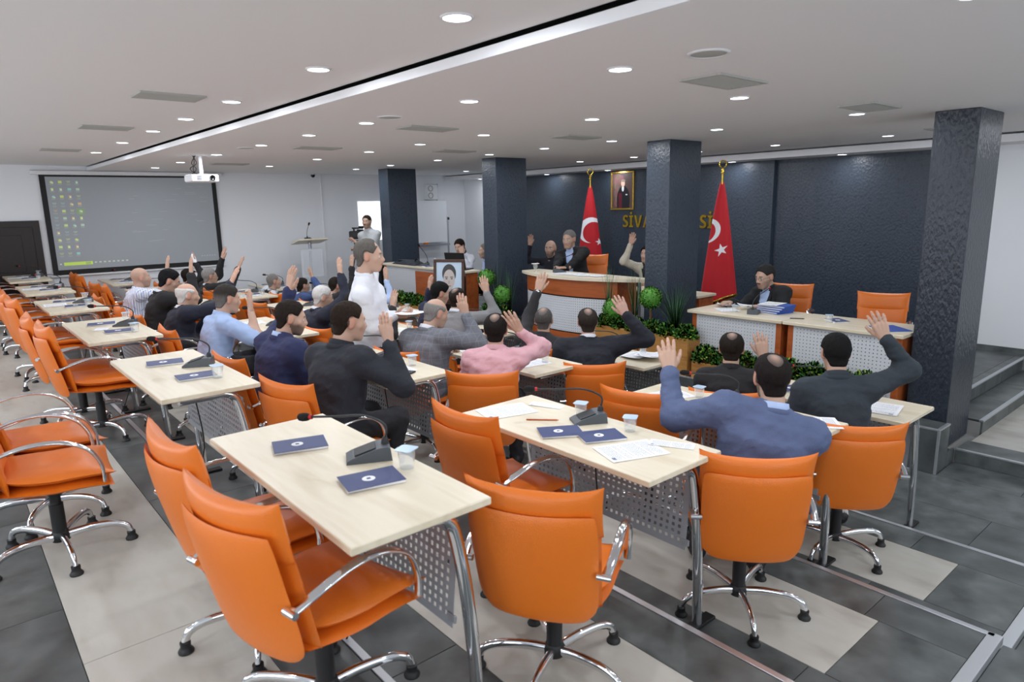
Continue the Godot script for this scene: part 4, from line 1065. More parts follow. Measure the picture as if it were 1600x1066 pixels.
func flag(at: Vector3, tip: float, low: float, wide: float, turn: float, which: int, label: String) -> void:
	# cloth hanging in folds down its pole
	var t := thing("flag_on_pole", label, "flag", at, turn, "national flags on poles")
	var m := MB.new(); m.lathe([Vector2(0, 0), Vector2(0.16, 0), Vector2(0.16, 0.02), Vector2(0.05, 0.05), Vector2(0.03, 0.1), Vector2(0, 0.1)], 20)
	part(t, "base", m.mesh(), M.brass)
	m = MB.new(); m.tube([Vector3(0, 0.08, 0), Vector3(0, tip + 0.12, 0)], 0.014, 10)
	part(t, "pole", m.mesh(), M.brass)
	m = MB.new(); m.lathe([Vector2(0, tip + 0.1), Vector2(0.03, tip + 0.12), Vector2(0.012, tip + 0.15), Vector2(0.024, tip + 0.17), Vector2(0.01, tip + 0.19), Vector2(0, tip + 0.2)], 14)
	part(t, "finial", m.mesh(), M.brass)
	m = MB.new(); m.tube(arc(Vector3(0, tip + 0.245, 0), Vector3(0.05, 0, 0), Vector3(0, 0.05, 0), -1.25, 4.39, 20), 0.009, 8)
	part(t, "crescent_finial", m.mesh(), M.brass)
	var half := func(s: float) -> float: return 0.02 + wide * pow(s, 0.8)
	var L := tip - low
	var N := 256
	var img := Image.create(N, N * 2, false, Image.FORMAT_RGB8)
	var c0 := Vector2(0.02, 0.80) if which == 0 else Vector2(-0.17, 0.68); var r0 := 0.235 if which == 0 else 0.17
	var c1 := c0 + (Vector2(0.045, 0.045) if which == 0 else Vector2(-0.045, 0.01)); var r1 := 0.195 if which == 0 else 0.145
	var sc := Vector2(0.17, 1.02) if which == 0 else Vector2(0.02, 0.99); var sr := 0.075 if which == 0 else 0.10
	for y in N * 2:
		var s := y / (N * 2.0 - 1.0)
		var hw: float = half.call(s)
		for x in N:
			var p := Vector2((x / (N - 1.0) * 2 - 1) * hw, s * L)
			var white := p.distance_to(c0) < r0 and p.distance_to(c1) > r1
			if not white:
				var d := p - sc
				if d.length() < sr:
					var a := fposmod(d.angle() + PI / 2 + 0.2, TAU / 5) - TAU / 10
					var inner := 0.382
					var aa := TAU / 10 - absf(a)
					# edge from the outer tip (angle 0) to the inner notch (angle 36 degrees)
					var A := Vector2(1, 0); var B := Vector2(cos(PI / 5), sin(PI / 5)) * inner
					var dirv := Vector2(cos(aa), sin(aa))
					var den := dirv.cross(B - A)
					var lim := A.cross(B - A) / den if absf(den) > 0.0001 else 1.0
					white = d.length() < sr * absf(lim)
			img.set_pixel(x, y, Color8(240, 240, 244) if white else Color8(190, 14, 30))
	var mat := printed(img, 0.7); mat.rim_enabled = true; mat.rim = 0.2
	var pv := PackedVector3Array(); var tr := PackedInt32Array(); var tu := PackedVector2Array()
	var nu := 60; var nv := 36
	for j in nv + 1:
		var s := float(j) / nv
		var hw: float = half.call(s)
		for i in nu + 1:
			var th := TAU * i / nu
			var fold := 1.0 + 0.16 * s * sin(th * 7.0 + 1.3 * s + which)
			var drop := 0.05 * s * sin(th + 0.6) + (0.08 * s * cos(th) if which == 1 else 0.0)
			var p := Vector3(cos(th) * hw, tip - s * L + drop * s, sin(th) * hw * 0.42 * fold)
			pv.append(p); tu.append(Vector2(cos(th) * 0.5 + 0.5, s))
	for j in nv:
		for i in nu:
			var a := j * (nu + 1) + i
			tr.append_array([a, a + 1, a + nu + 1, a + 1, a + nu + 2, a + nu + 1])
	m = MB.new(); m.add(pv, tr, Transform3D(), PackedVector3Array(), tu)
	part(t, "cloth", m.mesh(), mat)
	m = MB.new()
	var rim := []
	for i in nu + 1: rim.append(pv[nv * (nu + 1) + i])
	m.tube(rim, 0.014, 6)
	part(t, "gold_fringe", m.mesh(), M.gold)

# ---------------------------------------------------------------- other furniture of the hall
func hall_things() -> void:
	var t := thing("lectern", "standing lectern with slanted beech top and perforated grey panel", "lectern", Vector3(-12.9, 0, -5.72), PI / 2)
	part(t, "foot_plate", boxm(Vector3(0.5, 0.02, 0.4), 0.006), M.steel, Vector3(0, 0.01, 0))
	var m := MB.new(); m.tube([Vector3(0, 0.02, 0), Vector3(0, 1.7, 0)], 0.03, 12)
	part(t, "pole", m.mesh(), M.steel)
	part(t, "slanted_top", boxm(Vector3(0.62, 0.03, 0.42), 0.006), M.beech, Vector3(0, 1.72, 0), Vector3(-0.22, 0, 0))
	part(t, "perforated_panel", perforated(0.45, 0.56, 12, 15, 0.016, 0.004, 0.04, 0.04), M.perf_desk, Vector3(0, 1.30, 0.05))
	microphone(Vector3(-12.93, 1.738, -5.72), PI / 2, Vector3(0.01, 0.30, 0.02), "black gooseneck microphone standing on the lectern", "microphones on the dais")
	t = thing("mobile_whiteboard", "white writing board on a grey frame beyond the clerks' counter", "whiteboard", Vector3(-13.45, STAGE, -8.9), PI / 2)
	part(t, "board", boxm(Vector3(1.05, 0.96, 0.02), 0.004), M.whiteboard, Vector3(0, 1.6, 0))
	for s: float in [-1.0, 1.0]:
		m = MB.new(); m.tube([Vector3(s * 0.55, 0.03, 0), Vector3(s * 0.55, 1.7, 0)], 0.022, 10); part(t, "post", m.mesh(), M.steel)
		m = MB.new(); m.tube([Vector3(s * 0.55, 0.03, -0.2), Vector3(s * 0.55, 0.03, 0.2)], 0.02, 8); part(t, "foot", m.mesh(), M.steel)
		part(t, "clamp", boxm(Vector3(0.05, 0.06, 0.07), 0.008), M.black, Vector3(s * 0.56, 1.66, 0))
	part(t, "tray", boxm(Vector3(1.1, 0.05, 0.09), 0.006), M.steel, Vector3(0, 1.06, 0.03))
	part(t, "wiper", boxm(Vector3(0.13, 0.04, 0.05), 0.008), M.leather, Vector3(-0.1, 1.105, 0.03))
	t = thing("wall_heater", "white wall-mounted fan unit with cables above the writing board", "fan unit", Vector3(END_X, 2.5, -9.12), PI / 2)
	part(t, "housing", boxm(Vector3(0.3, 0.36, 0.16), 0.02), M.plastic_white, Vector3(0, 0.18, 0.08))
	for i in 2:
		m = MB.new(); m.lathe([Vector2(0.05, 0), Vector2(0.07, 0.0), Vector2(0.07, 0.012), Vector2(0.05, 0.012), Vector2(0.05, 0)], 20, Vector3.ZERO, Transform3D(Basis(Vector3.RIGHT, PI / 2), Vector3(-0.06, 0.1 + 0.16 * i, 0.158)))
		part(t, "fan_ring", m.mesh(), M.vent)
	m = MB.new(); m.tube(curve([Vector3(0.13, 0.3, 0.1), Vector3(0.2, 0.36, 0.06), Vector3(0.22, 0.2, 0.02), Vector3(0.2, -0.25, 0.01)], 5), 0.007, 6)
	part(t, "cable", m.mesh(), M.black)
	t = thing("dome_camera", "small black dome security camera under the ceiling by the end wall", "camera", Vector3(-13.55, CEIL, -6.19))
	m = MB.new(); m.lathe([Vector2(0, -0.02), Vector2(0.05, -0.02), Vector2(0.05, 0), Vector2(0, 0)], 18); part(t, "mount", m.mesh(), M.plastic_white)
	m = MB.new(); m.lathe([Vector2(0.045, -0.02), Vector2(0.045, -0.04), Vector2(0.03, -0.07), Vector2(0, -0.082)], 18); part(t, "dome", m.mesh(), M.lens)
	m = MB.new(); m.box(Vector3(END_X + 0.012, 1.53, -6.42), Vector3(0.024, 3.04, 0.03), 0.003)
	struct("trim_13", m.mesh(), M.plastic_white, "thin white cable duct running down the end wall")
	# video camera on its tripod
	t = thing("video_camera", "black shoulder video camera mounted on a tripod", "video camera", Vector3(-12.4, 1.72, -6.5), -0.9)
	part(t, "camera_body", boxm(Vector3(0.13, 0.16, 0.3), 0.02), M.black, Vector3(0, 0.1, 0))
	m = MB.new(); m.lathe([Vector2(0, 0), Vector2(0.05, 0), Vector2(0.055, 0.12), Vector2(0.06, 0.16), Vector2(0.045, 0.16), Vector2(0.04, 0.13), Vector2(0, 0.12)], 18, Vector3.ZERO, Transform3D(Basis(Vector3.RIGHT, -PI / 2), Vector3(0, 0.1, -0.15))); part(t, "lens", m.mesh(), M.black_gloss)
	part(t, "viewfinder", boxm(Vector3(0.05, 0.06, 0.14), 0.012), M.black, Vector3(-0.08, 0.18, -0.04)); part(t, "top_handle", boxm(Vector3(0.03, 0.03, 0.24), 0.01), M.black, Vector3(0, 0.235, -0.02)); part(t, "handle_post", boxm(Vector3(0.03, 0.07, 0.03), 0.006), M.black, Vector3(0, 0.2, 0.06))
	m = MB.new(); m.lathe([Vector2(0, -0.02), Vector2(0.017, -0.02), Vector2(0.02, 0.1), Vector2(0, 0.11)], 12, Vector3.ZERO, Transform3D(Basis(Vector3.RIGHT, -PI / 2), Vector3(0.07, 0.26, -0.1))); part(t, "microphone_barrel", m.mesh(), M.foam)
	t = thing("tripod", "black camera tripod with three spread legs", "tripod", Vector3(-12.4, STAGE, -6.5), 0.4)
	m = MB.new(); m.lathe([Vector2(0, 1.06), Vector2(0.05, 1.06), Vector2(0.06, 1.12), Vector2(0.05, 1.2), Vector2(0.07, 1.25), Vector2(0.07, 1.32), Vector2(0, 1.32)], 16); part(t, "fluid_head", m.mesh(), M.black)
	for k in 3:
		var d := Vector3(cos(TAU * k / 3), 0, sin(TAU * k / 3))
		m = MB.new(); m.tube([d * 0.05 + Vector3(0.015, 1.1, 0), d * 0.32 + Vector3(0.008, 0.02, 0)], 0.012, 8); m.tube([d * 0.05 + Vector3(-0.015, 1.1, 0.01), d * 0.30 + Vector3(-0.008, 0.1, 0.01)], 0.009, 8)
		part(t, "tripod_leg", m.mesh(), M.black)
		m = MB.new(); m.tube([Vector3(0, 0.35, 0), d * 0.24 + Vector3(0, 0.35, 0)], 0.007, 6); part(t, "spreader", m.mesh(), M.black)
	m = MB.new(); m.tube([Vector3(0.02, 1.26, 0.02), Vector3(0.25, 1.12, 0.3)], 0.009, 8); part(t, "pan_bar", m.mesh(), M.black)

# ---------------------------------------------------------------- plants
func leaves(n: int, size: float, place: Callable, long := 1.7) -> ArrayMesh:
	var pv := PackedVector3Array(); var nn := PackedVector3Array(); var ix := PackedInt32Array()
	for i in n:
		var c: Array = place.call()
		var o: Vector3 = c[1].normalized()
		var d := (o + Vector3(rng.randf_range(-0.7, 0.7), rng.randf_range(-0.4, 0.8), rng.randf_range(-0.7, 0.7))).normalized()
		var s := d.cross(Vector3(rng.randf_range(-1, 1), rng.randf_range(-1, 1), rng.randf_range(-1, 1))).normalized() * size * 0.5
		var l := d * size * long * rng.randf_range(0.7, 1.2)
		var nr := (s.cross(l)).normalized()
		if nr.dot(o) < 0: nr = -nr
		var b := pv.size()
		pv.append_array([c[0], c[0] + l * 0.5 + s + nr * size * 0.1, c[0] + l, c[0] + l * 0.5 - s + nr * size * 0.1])
		for k in 4: nn.append(nr)
		ix.append_array([b, b + 1, b + 2, b, b + 2, b + 3])
	var a := []; a.resize(Mesh.ARRAY_MAX); a[Mesh.ARRAY_VERTEX] = pv; a[Mesh.ARRAY_NORMAL] = nn; a[Mesh.ARRAY_INDEX] = ix
	var m := ArrayMesh.new(); m.add_surface_from_arrays(Mesh.PRIMITIVE_TRIANGLES, a)
	return m

func stuff(o: MeshInstance3D) -> MeshInstance3D:
	o.set_meta("kind", "stuff")
	return o

func shrub(at: Vector3, w: float, d: float, h: float, label: String) -> void:
	var t := thing("boxwood_shrub", label, "shrub", at, 0.0, "leafy shrubs in the planters")
	var place := func():
		var a := rng.randf() * TAU; var e := asin(rng.randf_range(0.0, 1.0)); var q := rng.randf_range(0.55, 1.0)
		var dir := Vector3(cos(a) * cos(e), sin(e), sin(a) * cos(e))
		return [Vector3(dir.x * w * 0.5 * q, dir.y * h * q + 0.01, dir.z * d * 0.5 * q), dir]
	stuff(part(t, "foliage", leaves(420, 0.022, place), M.leaf_dark))
	stuff(part(t, "leaf_sprays", leaves(300, 0.022, place), M.leaf))
	stuff(part(t, "young_leaves", leaves(220, 0.02, place), M.leaf_light))
	var m := MB.new()
	for i in 5: m.tube([Vector3(0, 0, 0), Vector3(rng.randf_range(-1, 1) * w * 0.35, h * 0.7, rng.randf_range(-1, 1) * d * 0.35)], 0.005, 5)
	part(t, "stems", m.mesh(), M.bark)

func topiary(at: Vector3, stem: float, r: float, label: String) -> void:
	var t := thing("topiary_ball", label, "topiary", at, 0.0, "clipped green topiary balls")
	var m := MB.new(); m.tube([Vector3.ZERO, Vector3(0.006, stem * 0.5, 0), Vector3(0, stem + r, 0)], 0.013, 8)
	part(t, "trunk", m.mesh(), M.bark)
	m = MB.new()
	var prof := []
	for i in 11: prof.append(Vector2(sin(PI * i / 10) * r * 0.9, -cos(PI * i / 10) * r * 0.9))
	m.lathe(prof, 16, Vector3(0, stem + r, 0))
	part(t, "inner_ball", m.mesh(), M.leaf)
	var place := func():
		var dir := Vector3(rng.randfn(), rng.randfn(), rng.randfn()).normalized()
		return [Vector3(0, stem + r, 0) + dir * r * rng.randf_range(0.84, 0.97), dir]
	stuff(part(t, "foliage", leaves(900, 0.014, place, 1.3), M.leaf)); stuff(part(t, "young_leaves", leaves(200, 0.013, place, 1.3), M.leaf_light))

func grass(at: Vector3, h: float, n: int, spread: float, label: String) -> void:
	var t := thing("ornamental_grass", label, "grass plant", at, 0.0, "tall grasses in the planters")
	for q in 2:
		var pv := PackedVector3Array(); var nn := PackedVector3Array(); var ix := PackedInt32Array()
		for i in n / 2:
			var a := rng.randf() * TAU; var lean := rng.randf_range(0.1, 1.0) * spread; var l := h * rng.randf_range(0.6, 1.05)
			var d := Vector3(cos(a), 0, sin(a)); var s := Vector3(-d.z, 0, d.x)
			var b := pv.size()
			for k in 6:
				var u := k / 5.0
				var c := d * (0.02 + lean * u * u) + Vector3(0, l * (u - 0.15 * u * u * lean), 0)
				var w := 0.0055 * (1.0 - u * 0.9)
				pv.append(c + s * w); pv.append(c - s * w); nn.append((d + Vector3.UP).normalized()); nn.append((d + Vector3.UP).normalized())
				if k: ix.append_array([b + 2 * k - 2, b + 2 * k - 1, b + 2 * k, b + 2 * k - 1, b + 2 * k + 1, b + 2 * k])
		var ar := []; ar.resize(Mesh.ARRAY_MAX); ar[Mesh.ARRAY_VERTEX] = pv; ar[Mesh.ARRAY_NORMAL] = nn; ar[Mesh.ARRAY_INDEX] = ix
		var m := ArrayMesh.new(); m.add_surface_from_arrays(Mesh.PRIMITIVE_TRIANGLES, ar)
		stuff(part(t, "blades", m, M.grass_blade if q else M.leaf_dark))

func planter(x0: float, x1: float, z0: float, z1: float, y: float, h: float, label: String) -> void:
	var t := thing("planter_box", label, "planter", Vector3((x0 + x1) * 0.5, y, (z0 + z1) * 0.5), 0.0, "wooden planter boxes")
	var w := x1 - x0; var d := absf(z1 - z0)
	for s: float in [-1.0, 1.0]:
		part(t, "long_board", boxm(Vector3(w, h, 0.018), 0.004), M.oak, Vector3(0, h * 0.5, s * (d * 0.5 - 0.009)))
		part(t, "end_board", boxm(Vector3(0.018, h, d - 0.036), 0.004), M.oak, Vector3(s * (w * 0.5 - 0.009), h * 0.5, 0))
	part(t, "soil", boxm(Vector3(w - 0.036, 0.03, d - 0.036), 0.002), M.soil, Vector3(0, h - 0.045, 0))

func plants() -> void:
	rng.seed = 23
	planter(-11.3, -10.33, -6.05, -6.27, 0.0, 0.72, "tall oak planter box before the end column, clerks' side")
	planter(-10.32, -9.3, -6.05, -6.27, 0.0, 0.72, "tall oak planter box beneath the black bag on the counter")
	for i in 7: shrub(Vector3(-11.12 + i * 0.28, 0.69, -6.16), 0.34, 0.26, 0.2, "bushy green shrub before the clerks' counter, %s from the end column" % NTH[i])
	planter(-8.25, -7.68, -6.33, -6.56, STAGE, 0.24, "oak planter box with topiary beside the easel")
	for i in 3: shrub(Vector3(-8.15 + i * 0.19, STAGE + 0.2, -6.43), 0.3, 0.26, 0.28, "bushy green shrub beneath the topiary, %s from the easel" % NTH[i])
	topiary(Vector3(-8.2, STAGE + 0.2, -6.45), 0.52, 0.135, "clipped green ball on a stem beside the easel portrait")
	topiary(Vector3(-7.78, STAGE + 0.2, -6.42), 0.30, 0.135, "low clipped green ball next to the podium's edge")
	grass(Vector3(-7.72, STAGE + 0.2, -6.5), 0.85, 46, 0.14, "tall grass tuft between the low topiary ball and podium")
	grass(Vector3(-8.0, STAGE + 0.2, -6.5), 0.95, 40, 0.16, "tall grass tuft between the two topiary balls by the easel")
	planter(-5.83, -5.14, -6.33, -6.58, STAGE, 0.43, "high oak planter box right beside the podium's curved front")
	planter(-5.12, -4.42, -6.33, -6.58, STAGE, 0.43, "high oak planter box next to the long council desk")
	for i in 6: shrub(Vector3(-5.72 + i * 0.24, STAGE + 0.40, -6.43), 0.28, 0.24, 0.16, "yellow-green shrub in the high planters, %s from the podium" % NTH[i])
	topiary(Vector3(-5.6, STAGE + 0.40, -6.43), 0.10, 0.14, "low clipped green ball in the high planter by the podium")
	topiary(Vector3(-5.02, STAGE + 0.40, -6.42), 0.30, 0.135, "clipped green ball on a stem in front of the column")
	grass(Vector3(-4.68, STAGE + 0.40, -6.45), 0.62, 130, 0.30, "spreading blue-green grass clump beside the council desk")
	grass(Vector3(-5.72, STAGE + 0.40, -6.48), 0.8, 36, 0.14, "thin tall grass tuft at the podium end of the high planter")
	grass(Vector3(-5.3, STAGE + 0.40, -6.48), 0.85, 40, 0.2, "thin tall grass tuft between the topiary balls of the high planter")
	planter(-4.36, -3.38, -6.33, -6.52, STAGE, 0.19, "low oak planter box before the binder end of the council desk")
	planter(-3.36, -2.4, -6.33, -6.52, STAGE, 0.19, "low oak planter box before the empty council desk unit")
	for i in 8: shrub(Vector3(-4.24 + i * 0.245, STAGE + 0.165, -6.42), 0.32, 0.22, 0.2, "green shrub before the council desk, %s from the high planters" % NTH[i])

# ---------------------------------------------------------------- people: one skin meshed from a field of bones
class Field:
	# bones: tapered capsules; ell: ellipsoids; trunk: one tapering elliptical column
	var a := PackedVector3Array(); var ab := PackedVector3Array(); var il := PackedFloat32Array()
	var ra := PackedFloat32Array(); var rb := PackedFloat32Array(); var id := PackedInt32Array()
	var ec := PackedVector3Array(); var er := PackedVector3Array(); var em := PackedFloat32Array(); var eid := PackedInt32Array()
	var dig := []                       # [centre, radius] smoothly taken away
	var k := 0.03
	var trunk := false
	var tp := Vector3.ZERO; var tx := Vector3.RIGHT; var ty := Vector3.UP; var tz := Vector3.BACK; var tl := 1.0
	var prof := []                      # [t, half width, half depth, shift forward]
	func bone(p: Vector3, q: Vector3, r0: float, r1: float, what := 0) -> void:
		a.append(p); ab.append(q - p); il.append(1.0 / maxf((q - p).length_squared(), 1e-9)); ra.append(r0); rb.append(r1); id.append(what)
	func blob(c: Vector3, r: Vector3, what := 0) -> void:
		ec.append(c); er.append(r); em.append(minf(r.x, minf(r.y, r.z))); eid.append(what)
	func d_trunk(p: Vector3) -> float:
		var q := p - tp
		var t := q.dot(ty) / tl
		var u := q.dot(tx); var w := q.dot(tz)
		var s := clampf(t, 0.0, 1.0)
		var i := 0
		while i < prof.size() - 2 and s > prof[i + 1][0]: i += 1
		var f: float = (s - prof[i][0]) / (prof[i + 1][0] - prof[i][0])
		f = f * f * (3.0 - 2.0 * f)
		var hw: float = lerpf(prof[i][1], prof[i + 1][1], f); var hd: float = lerpf(prof[i][2], prof[i + 1][2], f)
		w -= lerpf(prof[i][3], prof[i + 1][3], f)
		var m := minf(hw, hd)
		var rr := pow(pow(absf(u) / hw, 2.4) + pow(absf(w) / hd, 2.4), 1.0 / 2.4)
		var d := (rr - 1.0) * m
		var over := (absf(t - 0.5) - 0.5) * tl
		if over > 0.0: d = sqrt(maxf(d + 0.05, 0.0) * maxf(d + 0.05, 0.0) + over * over) - 0.05 if d > -0.05 else maxf(over - 0.05, d)
		return d
	func mesh(lo: Vector3, hi: Vector3, h: float) -> Dictionary:
		var B := 5
		var n := Vector3i(((hi - lo) / h).ceil()) + Vector3i.ONE
		n = Vector3i(ceili(n.x / float(B)) * B, ceili(n.y / float(B)) * B, ceili(n.z / float(B)) * B)
		var sx := 1; var sy := n.x; var sz := n.x * n.y
		var val := PackedFloat32Array(); val.resize(n.x * n.y * n.z); val.fill(1.0)
		var who := PackedByteArray(); who.resize(val.size())
		var active: Array[Vector3i] = []
		var rad := h * B * 0.87
		var nb := a.size(); var ne := ec.size()
		for bz in range(0, n.z, B):
			for by in range(0, n.y, B):
				for bx in range(0, n.x, B):
					var c := lo + Vector3(bx + 2, by + 2, bz + 2) * h
					var ds := PackedFloat32Array(); ds.resize(nb + ne + 1)
					var dm := 1e9
					for i in nb:
						var q := c - a[i]
						var t := clampf(q.dot(ab[i]) * il[i], 0.0, 1.0)
						var d := (q - ab[i] * t).length() - ra[i] - (rb[i] - ra[i]) * t
						ds[i] = d
						if d < dm: dm = d
					for i in ne:
						var d := (((c - ec[i]) / er[i]).length() - 1.0) * em[i]
						ds[nb + i] = d
						if d < dm: dm = d
					var dt := 1e9
					if trunk:
						dt = d_trunk(c)
						if dt < dm: dm = dt
					if dm > rad + k: continue
					var lim := dm + 2.0 * rad + k
					if dm < -(rad + k * 0.5) - 0.03:
						for z in B:
							for y in B:
								for x in B: val[(bx + x) + (by + y) * sy + (bz + z) * sz] = -1.0
						continue
					active.append(Vector3i(bx, by, bz))
					var near := PackedInt32Array()
					for i in nb: if ds[i] < lim: near.append(i)
					var neare := PackedInt32Array()
					for i in ne: if ds[nb + i] < lim: neare.append(i)
					var use_t := trunk and dt < lim
					for z in B:
						for y in B:
							for x in B:
								var p := lo + Vector3(bx + x, by + y, bz + z) * h
								var best := 1e9; var o := 1e9; var w := 0
								if use_t:
									o = d_trunk(p); best = o; w = 0
								for i in near:
									var q := p - a[i]
									var t := clampf(q.dot(ab[i]) * il[i], 0.0, 1.0)
									var d := (q - ab[i] * t).length() - ra[i] - (rb[i] - ra[i]) * t
									if d < best: best = d; w = id[i]
									var g := k - absf(d - o)
									o = minf(d, o)
									if g > 0.0: o -= g * g * 0.25 / k
								for i in neare:
									var d := (((p - ec[i]) / er[i]).length() - 1.0) * em[i]
									if d < best: best = d; w = eid[i]
									var g := k - absf(d - o)
									o = minf(d, o)
									if g > 0.0: o -= g * g * 0.25 / k
								for q in dig:
									var d: float = q[1] - (p - q[0]).length()
									var g := 0.012 - absf(d - o)
									o = maxf(d, o)
									if g > 0.0: o += g * g * 0.25 / 0.012
								var at := (bx + x) + (by + y) * sy + (bz + z) * sz
								val[at] = o; who[at] = w
		var V := PackedVector3Array(); var K := PackedByteArray()
		var cell := {}
		var lim2 := h * 4.0
		var off := [0, sx, sy, sx + sy, sz, sx + sz, sy + sz, sx + sy + sz]
		var co := [Vector3(0, 0, 0), Vector3(1, 0, 0), Vector3(0, 1, 0), Vector3(1, 1, 0), Vector3(0, 0, 1), Vector3(1, 0, 1), Vector3(0, 1, 1), Vector3(1, 1, 1)]
		var ed := [[0, 1], [2, 3], [4, 5], [6, 7], [0, 2], [1, 3], [4, 6], [5, 7], [0, 4], [1, 5], [2, 6], [3, 7]]
		var list := PackedInt32Array()
		for b in active:
			for z in B:
				for y in B:
					for x in B:
						var ix := b.x + x; var iy := b.y + y; var iz := b.z + z
						if ix >= n.x - 1 or iy >= n.y - 1 or iz >= n.z - 1: continue
						var at := ix + iy * sy + iz * sz
						if absf(val[at]) > lim2: continue
						var neg := 0
						for q in 8: if val[at + off[q]] < 0.0: neg += 1
						if neg == 0 or neg == 8: continue
						var s := Vector3.ZERO; var m := 0
						for e in ed:
							var va := val[at + off[e[0]]]; var vb := val[at + off[e[1]]]
							if (va < 0.0) != (vb < 0.0):
								s += co[e[0]].lerp(co[e[1]], va / (va - vb)); m += 1
						cell[at] = V.size(); list.append(at)
						V.append(lo + (Vector3(ix, iy, iz) + s / m) * h)
						var w := 0; var dv := 1e9
						for q in 8:
							if val[at + off[q]] < dv: dv = val[at + off[q]]; w = who[at + off[q]]
						K.append(w)
		var T := PackedInt32Array()
		var pairs := [[sx, sy, sz], [sy, sz, sx], [sz, sx, sy]]
		for at in list:
			for pr in pairs:
				var v0 := val[at]; var v1 := val[at + pr[0]]
				if (v0 < 0.0) == (v1 < 0.0): continue
				var c1: int = at - pr[1]; var c2: int = at - pr[2]; var c3: int = at - pr[1] - pr[2]
				if not (cell.has(c1) and cell.has(c2) and cell.has(c3)): continue
				var i0: int = cell[at]; var i1: int = cell[c1]; var i2: int = cell[c3]; var i3: int = cell[c2]
				if v0 < 0.0: T.append_array([i0, i2, i1, i0, i3, i2])
				else: T.append_array([i0, i1, i2, i0, i2, i3])
		return {"v": V, "k": K, "t": T}

func normals_of(v: PackedVector3Array, t: PackedInt32Array) -> PackedVector3Array:
	var n := PackedVector3Array(); n.resize(v.size())
	for i in range(0, t.size(), 3):
		var f := (v[t[i + 2]] - v[t[i]]).cross(v[t[i + 1]] - v[t[i]])
		n[t[i]] += f; n[t[i + 1]] += f; n[t[i + 2]] += f
	for i in n.size(): n[i] = n[i].normalized()
	return n

var head_t := {}
var hand_t := {}

func templates() -> void:
	# head: centre of the skull at the origin, face to -z
	var f := Field.new(); f.k = 0.022
	f.blob(Vector3(0, 0.030, 0.014), Vector3(0.077, 0.090, 0.098))
	f.blob(Vector3(0, -0.035, -0.026), Vector3(0.060, 0.080, 0.066))
	f.blob(Vector3(0, -0.075, -0.050), Vector3(0.042, 0.040, 0.042))
	f.bone(Vector3(-0.022, -0.10, -0.066), Vector3(0.022, -0.10, -0.066), 0.017, 0.017)
	f.bone(Vector3(-0.034, 0.026, -0.074), Vector3(0.034, 0.026, -0.074), 0.014, 0.014)
	f.bone(Vector3(0, 0.016, -0.088), Vector3(0, -0.026, -0.106), 0.008, 0.013)
	f.bone(Vector3(-0.011, -0.032, -0.096), Vector3(0.011, -0.032, -0.096), 0.009, 0.009)
	f.bone(Vector3(-0.017, -0.060, -0.084), Vector3(0.017, -0.060, -0.084), 0.008, 0.008, 4)
	f.bone(Vector3(-0.045, -0.02, -0.05), Vector3(-0.02, -0.035, -0.078), 0.022, 0.016); f.bone(Vector3(0.045, -0.02, -0.05), Vector3(0.02, -0.035, -0.078), 0.022, 0.016)
	for s: float in [-1.0, 1.0]:
		f.blob(Vector3(s * 0.080, -0.004, 0.014), Vector3(0.011, 0.033, 0.020), 6)
		f.blob(Vector3(s * 0.031, 0.002, -0.074), Vector3(0.0135, 0.0125, 0.0135), 2)
		f.dig.append([Vector3(s * 0.031, 0.003, -0.105), 0.017])
	f.bone(Vector3(0, -0.05, 0.03), Vector3(0, -0.20, 0.045), 0.056, 0.062, 7)
	head_t = f.mesh(Vector3(-0.105, -0.24, -0.13), Vector3(0.105, 0.135, 0.13), 0.0052)
	head_t.n = normals_of(head_t.v, head_t.t)
	# open raised hand: wrist at the origin, fingers to +y, palm to -z, thumb to -x (a right hand)
	for style in 2:
		f = Field.new(); f.k = 0.007
		var curl := 0.10 if style == 0 else 0.75
		var knx := [-0.031, -0.0105, 0.0105, 0.030]; var kny := [0.094, 0.099, 0.095, 0.085]
		var len := [0.070, 0.078, 0.072, 0.056]; var fan := [-0.13, -0.03, 0.06, 0.17]
		f.bone(Vector3(0, -0.028, 0), Vector3(0, 0.012, 0), 0.026, 0.024)
		for i in 4:
			var kn := Vector3(knx[i], kny[i], 0)
			f.bone(Vector3(knx[i] * 0.55, 0.012, 0), kn, 0.0155, 0.0125)
			if i < 3: f.bone(Vector3(knx[i] * 0.7 + 0.006, 0.04, -0.002), Vector3(knx[i + 1], kny[i + 1] - 0.012, -0.002), 0.014, 0.012)
			var p := kn; var ang: float = curl * (0.35 + 0.12 * i)
			for s in 3:
				var l: float = len[i] * [0.44, 0.31, 0.25][s]
				var q := p + Vector3(sin(fan[i]) * cos(ang), cos(fan[i]) * cos(ang), -sin(ang)) * l
				f.bone(p, q, [0.0098, 0.0090, 0.0084][s], [0.0090, 0.0084, 0.0072][s])
				p = q; ang += curl
		f.bone(Vector3(-0.014, 0.022, -0.006), Vector3(-0.042, 0.052, -0.012), 0.017, 0.0125)
		f.bone(Vector3(-0.042, 0.052, -0.012), Vector3(-0.058, 0.083, -0.012 - 0.02 * style), 0.0115, 0.0095)
		f.bone(Vector3(-0.058, 0.083, -0.012 - 0.02 * style), Vector3(-0.066 + 0.014 * style, 0.108, -0.013 - 0.035 * style), 0.0095, 0.0075)
		var m := f.mesh(Vector3(-0.095, -0.085, -0.09), Vector3(0.075, 0.20, 0.04), 0.0042)
		m.n = normals_of(m.v, m.t)
		hand_t[style] = m

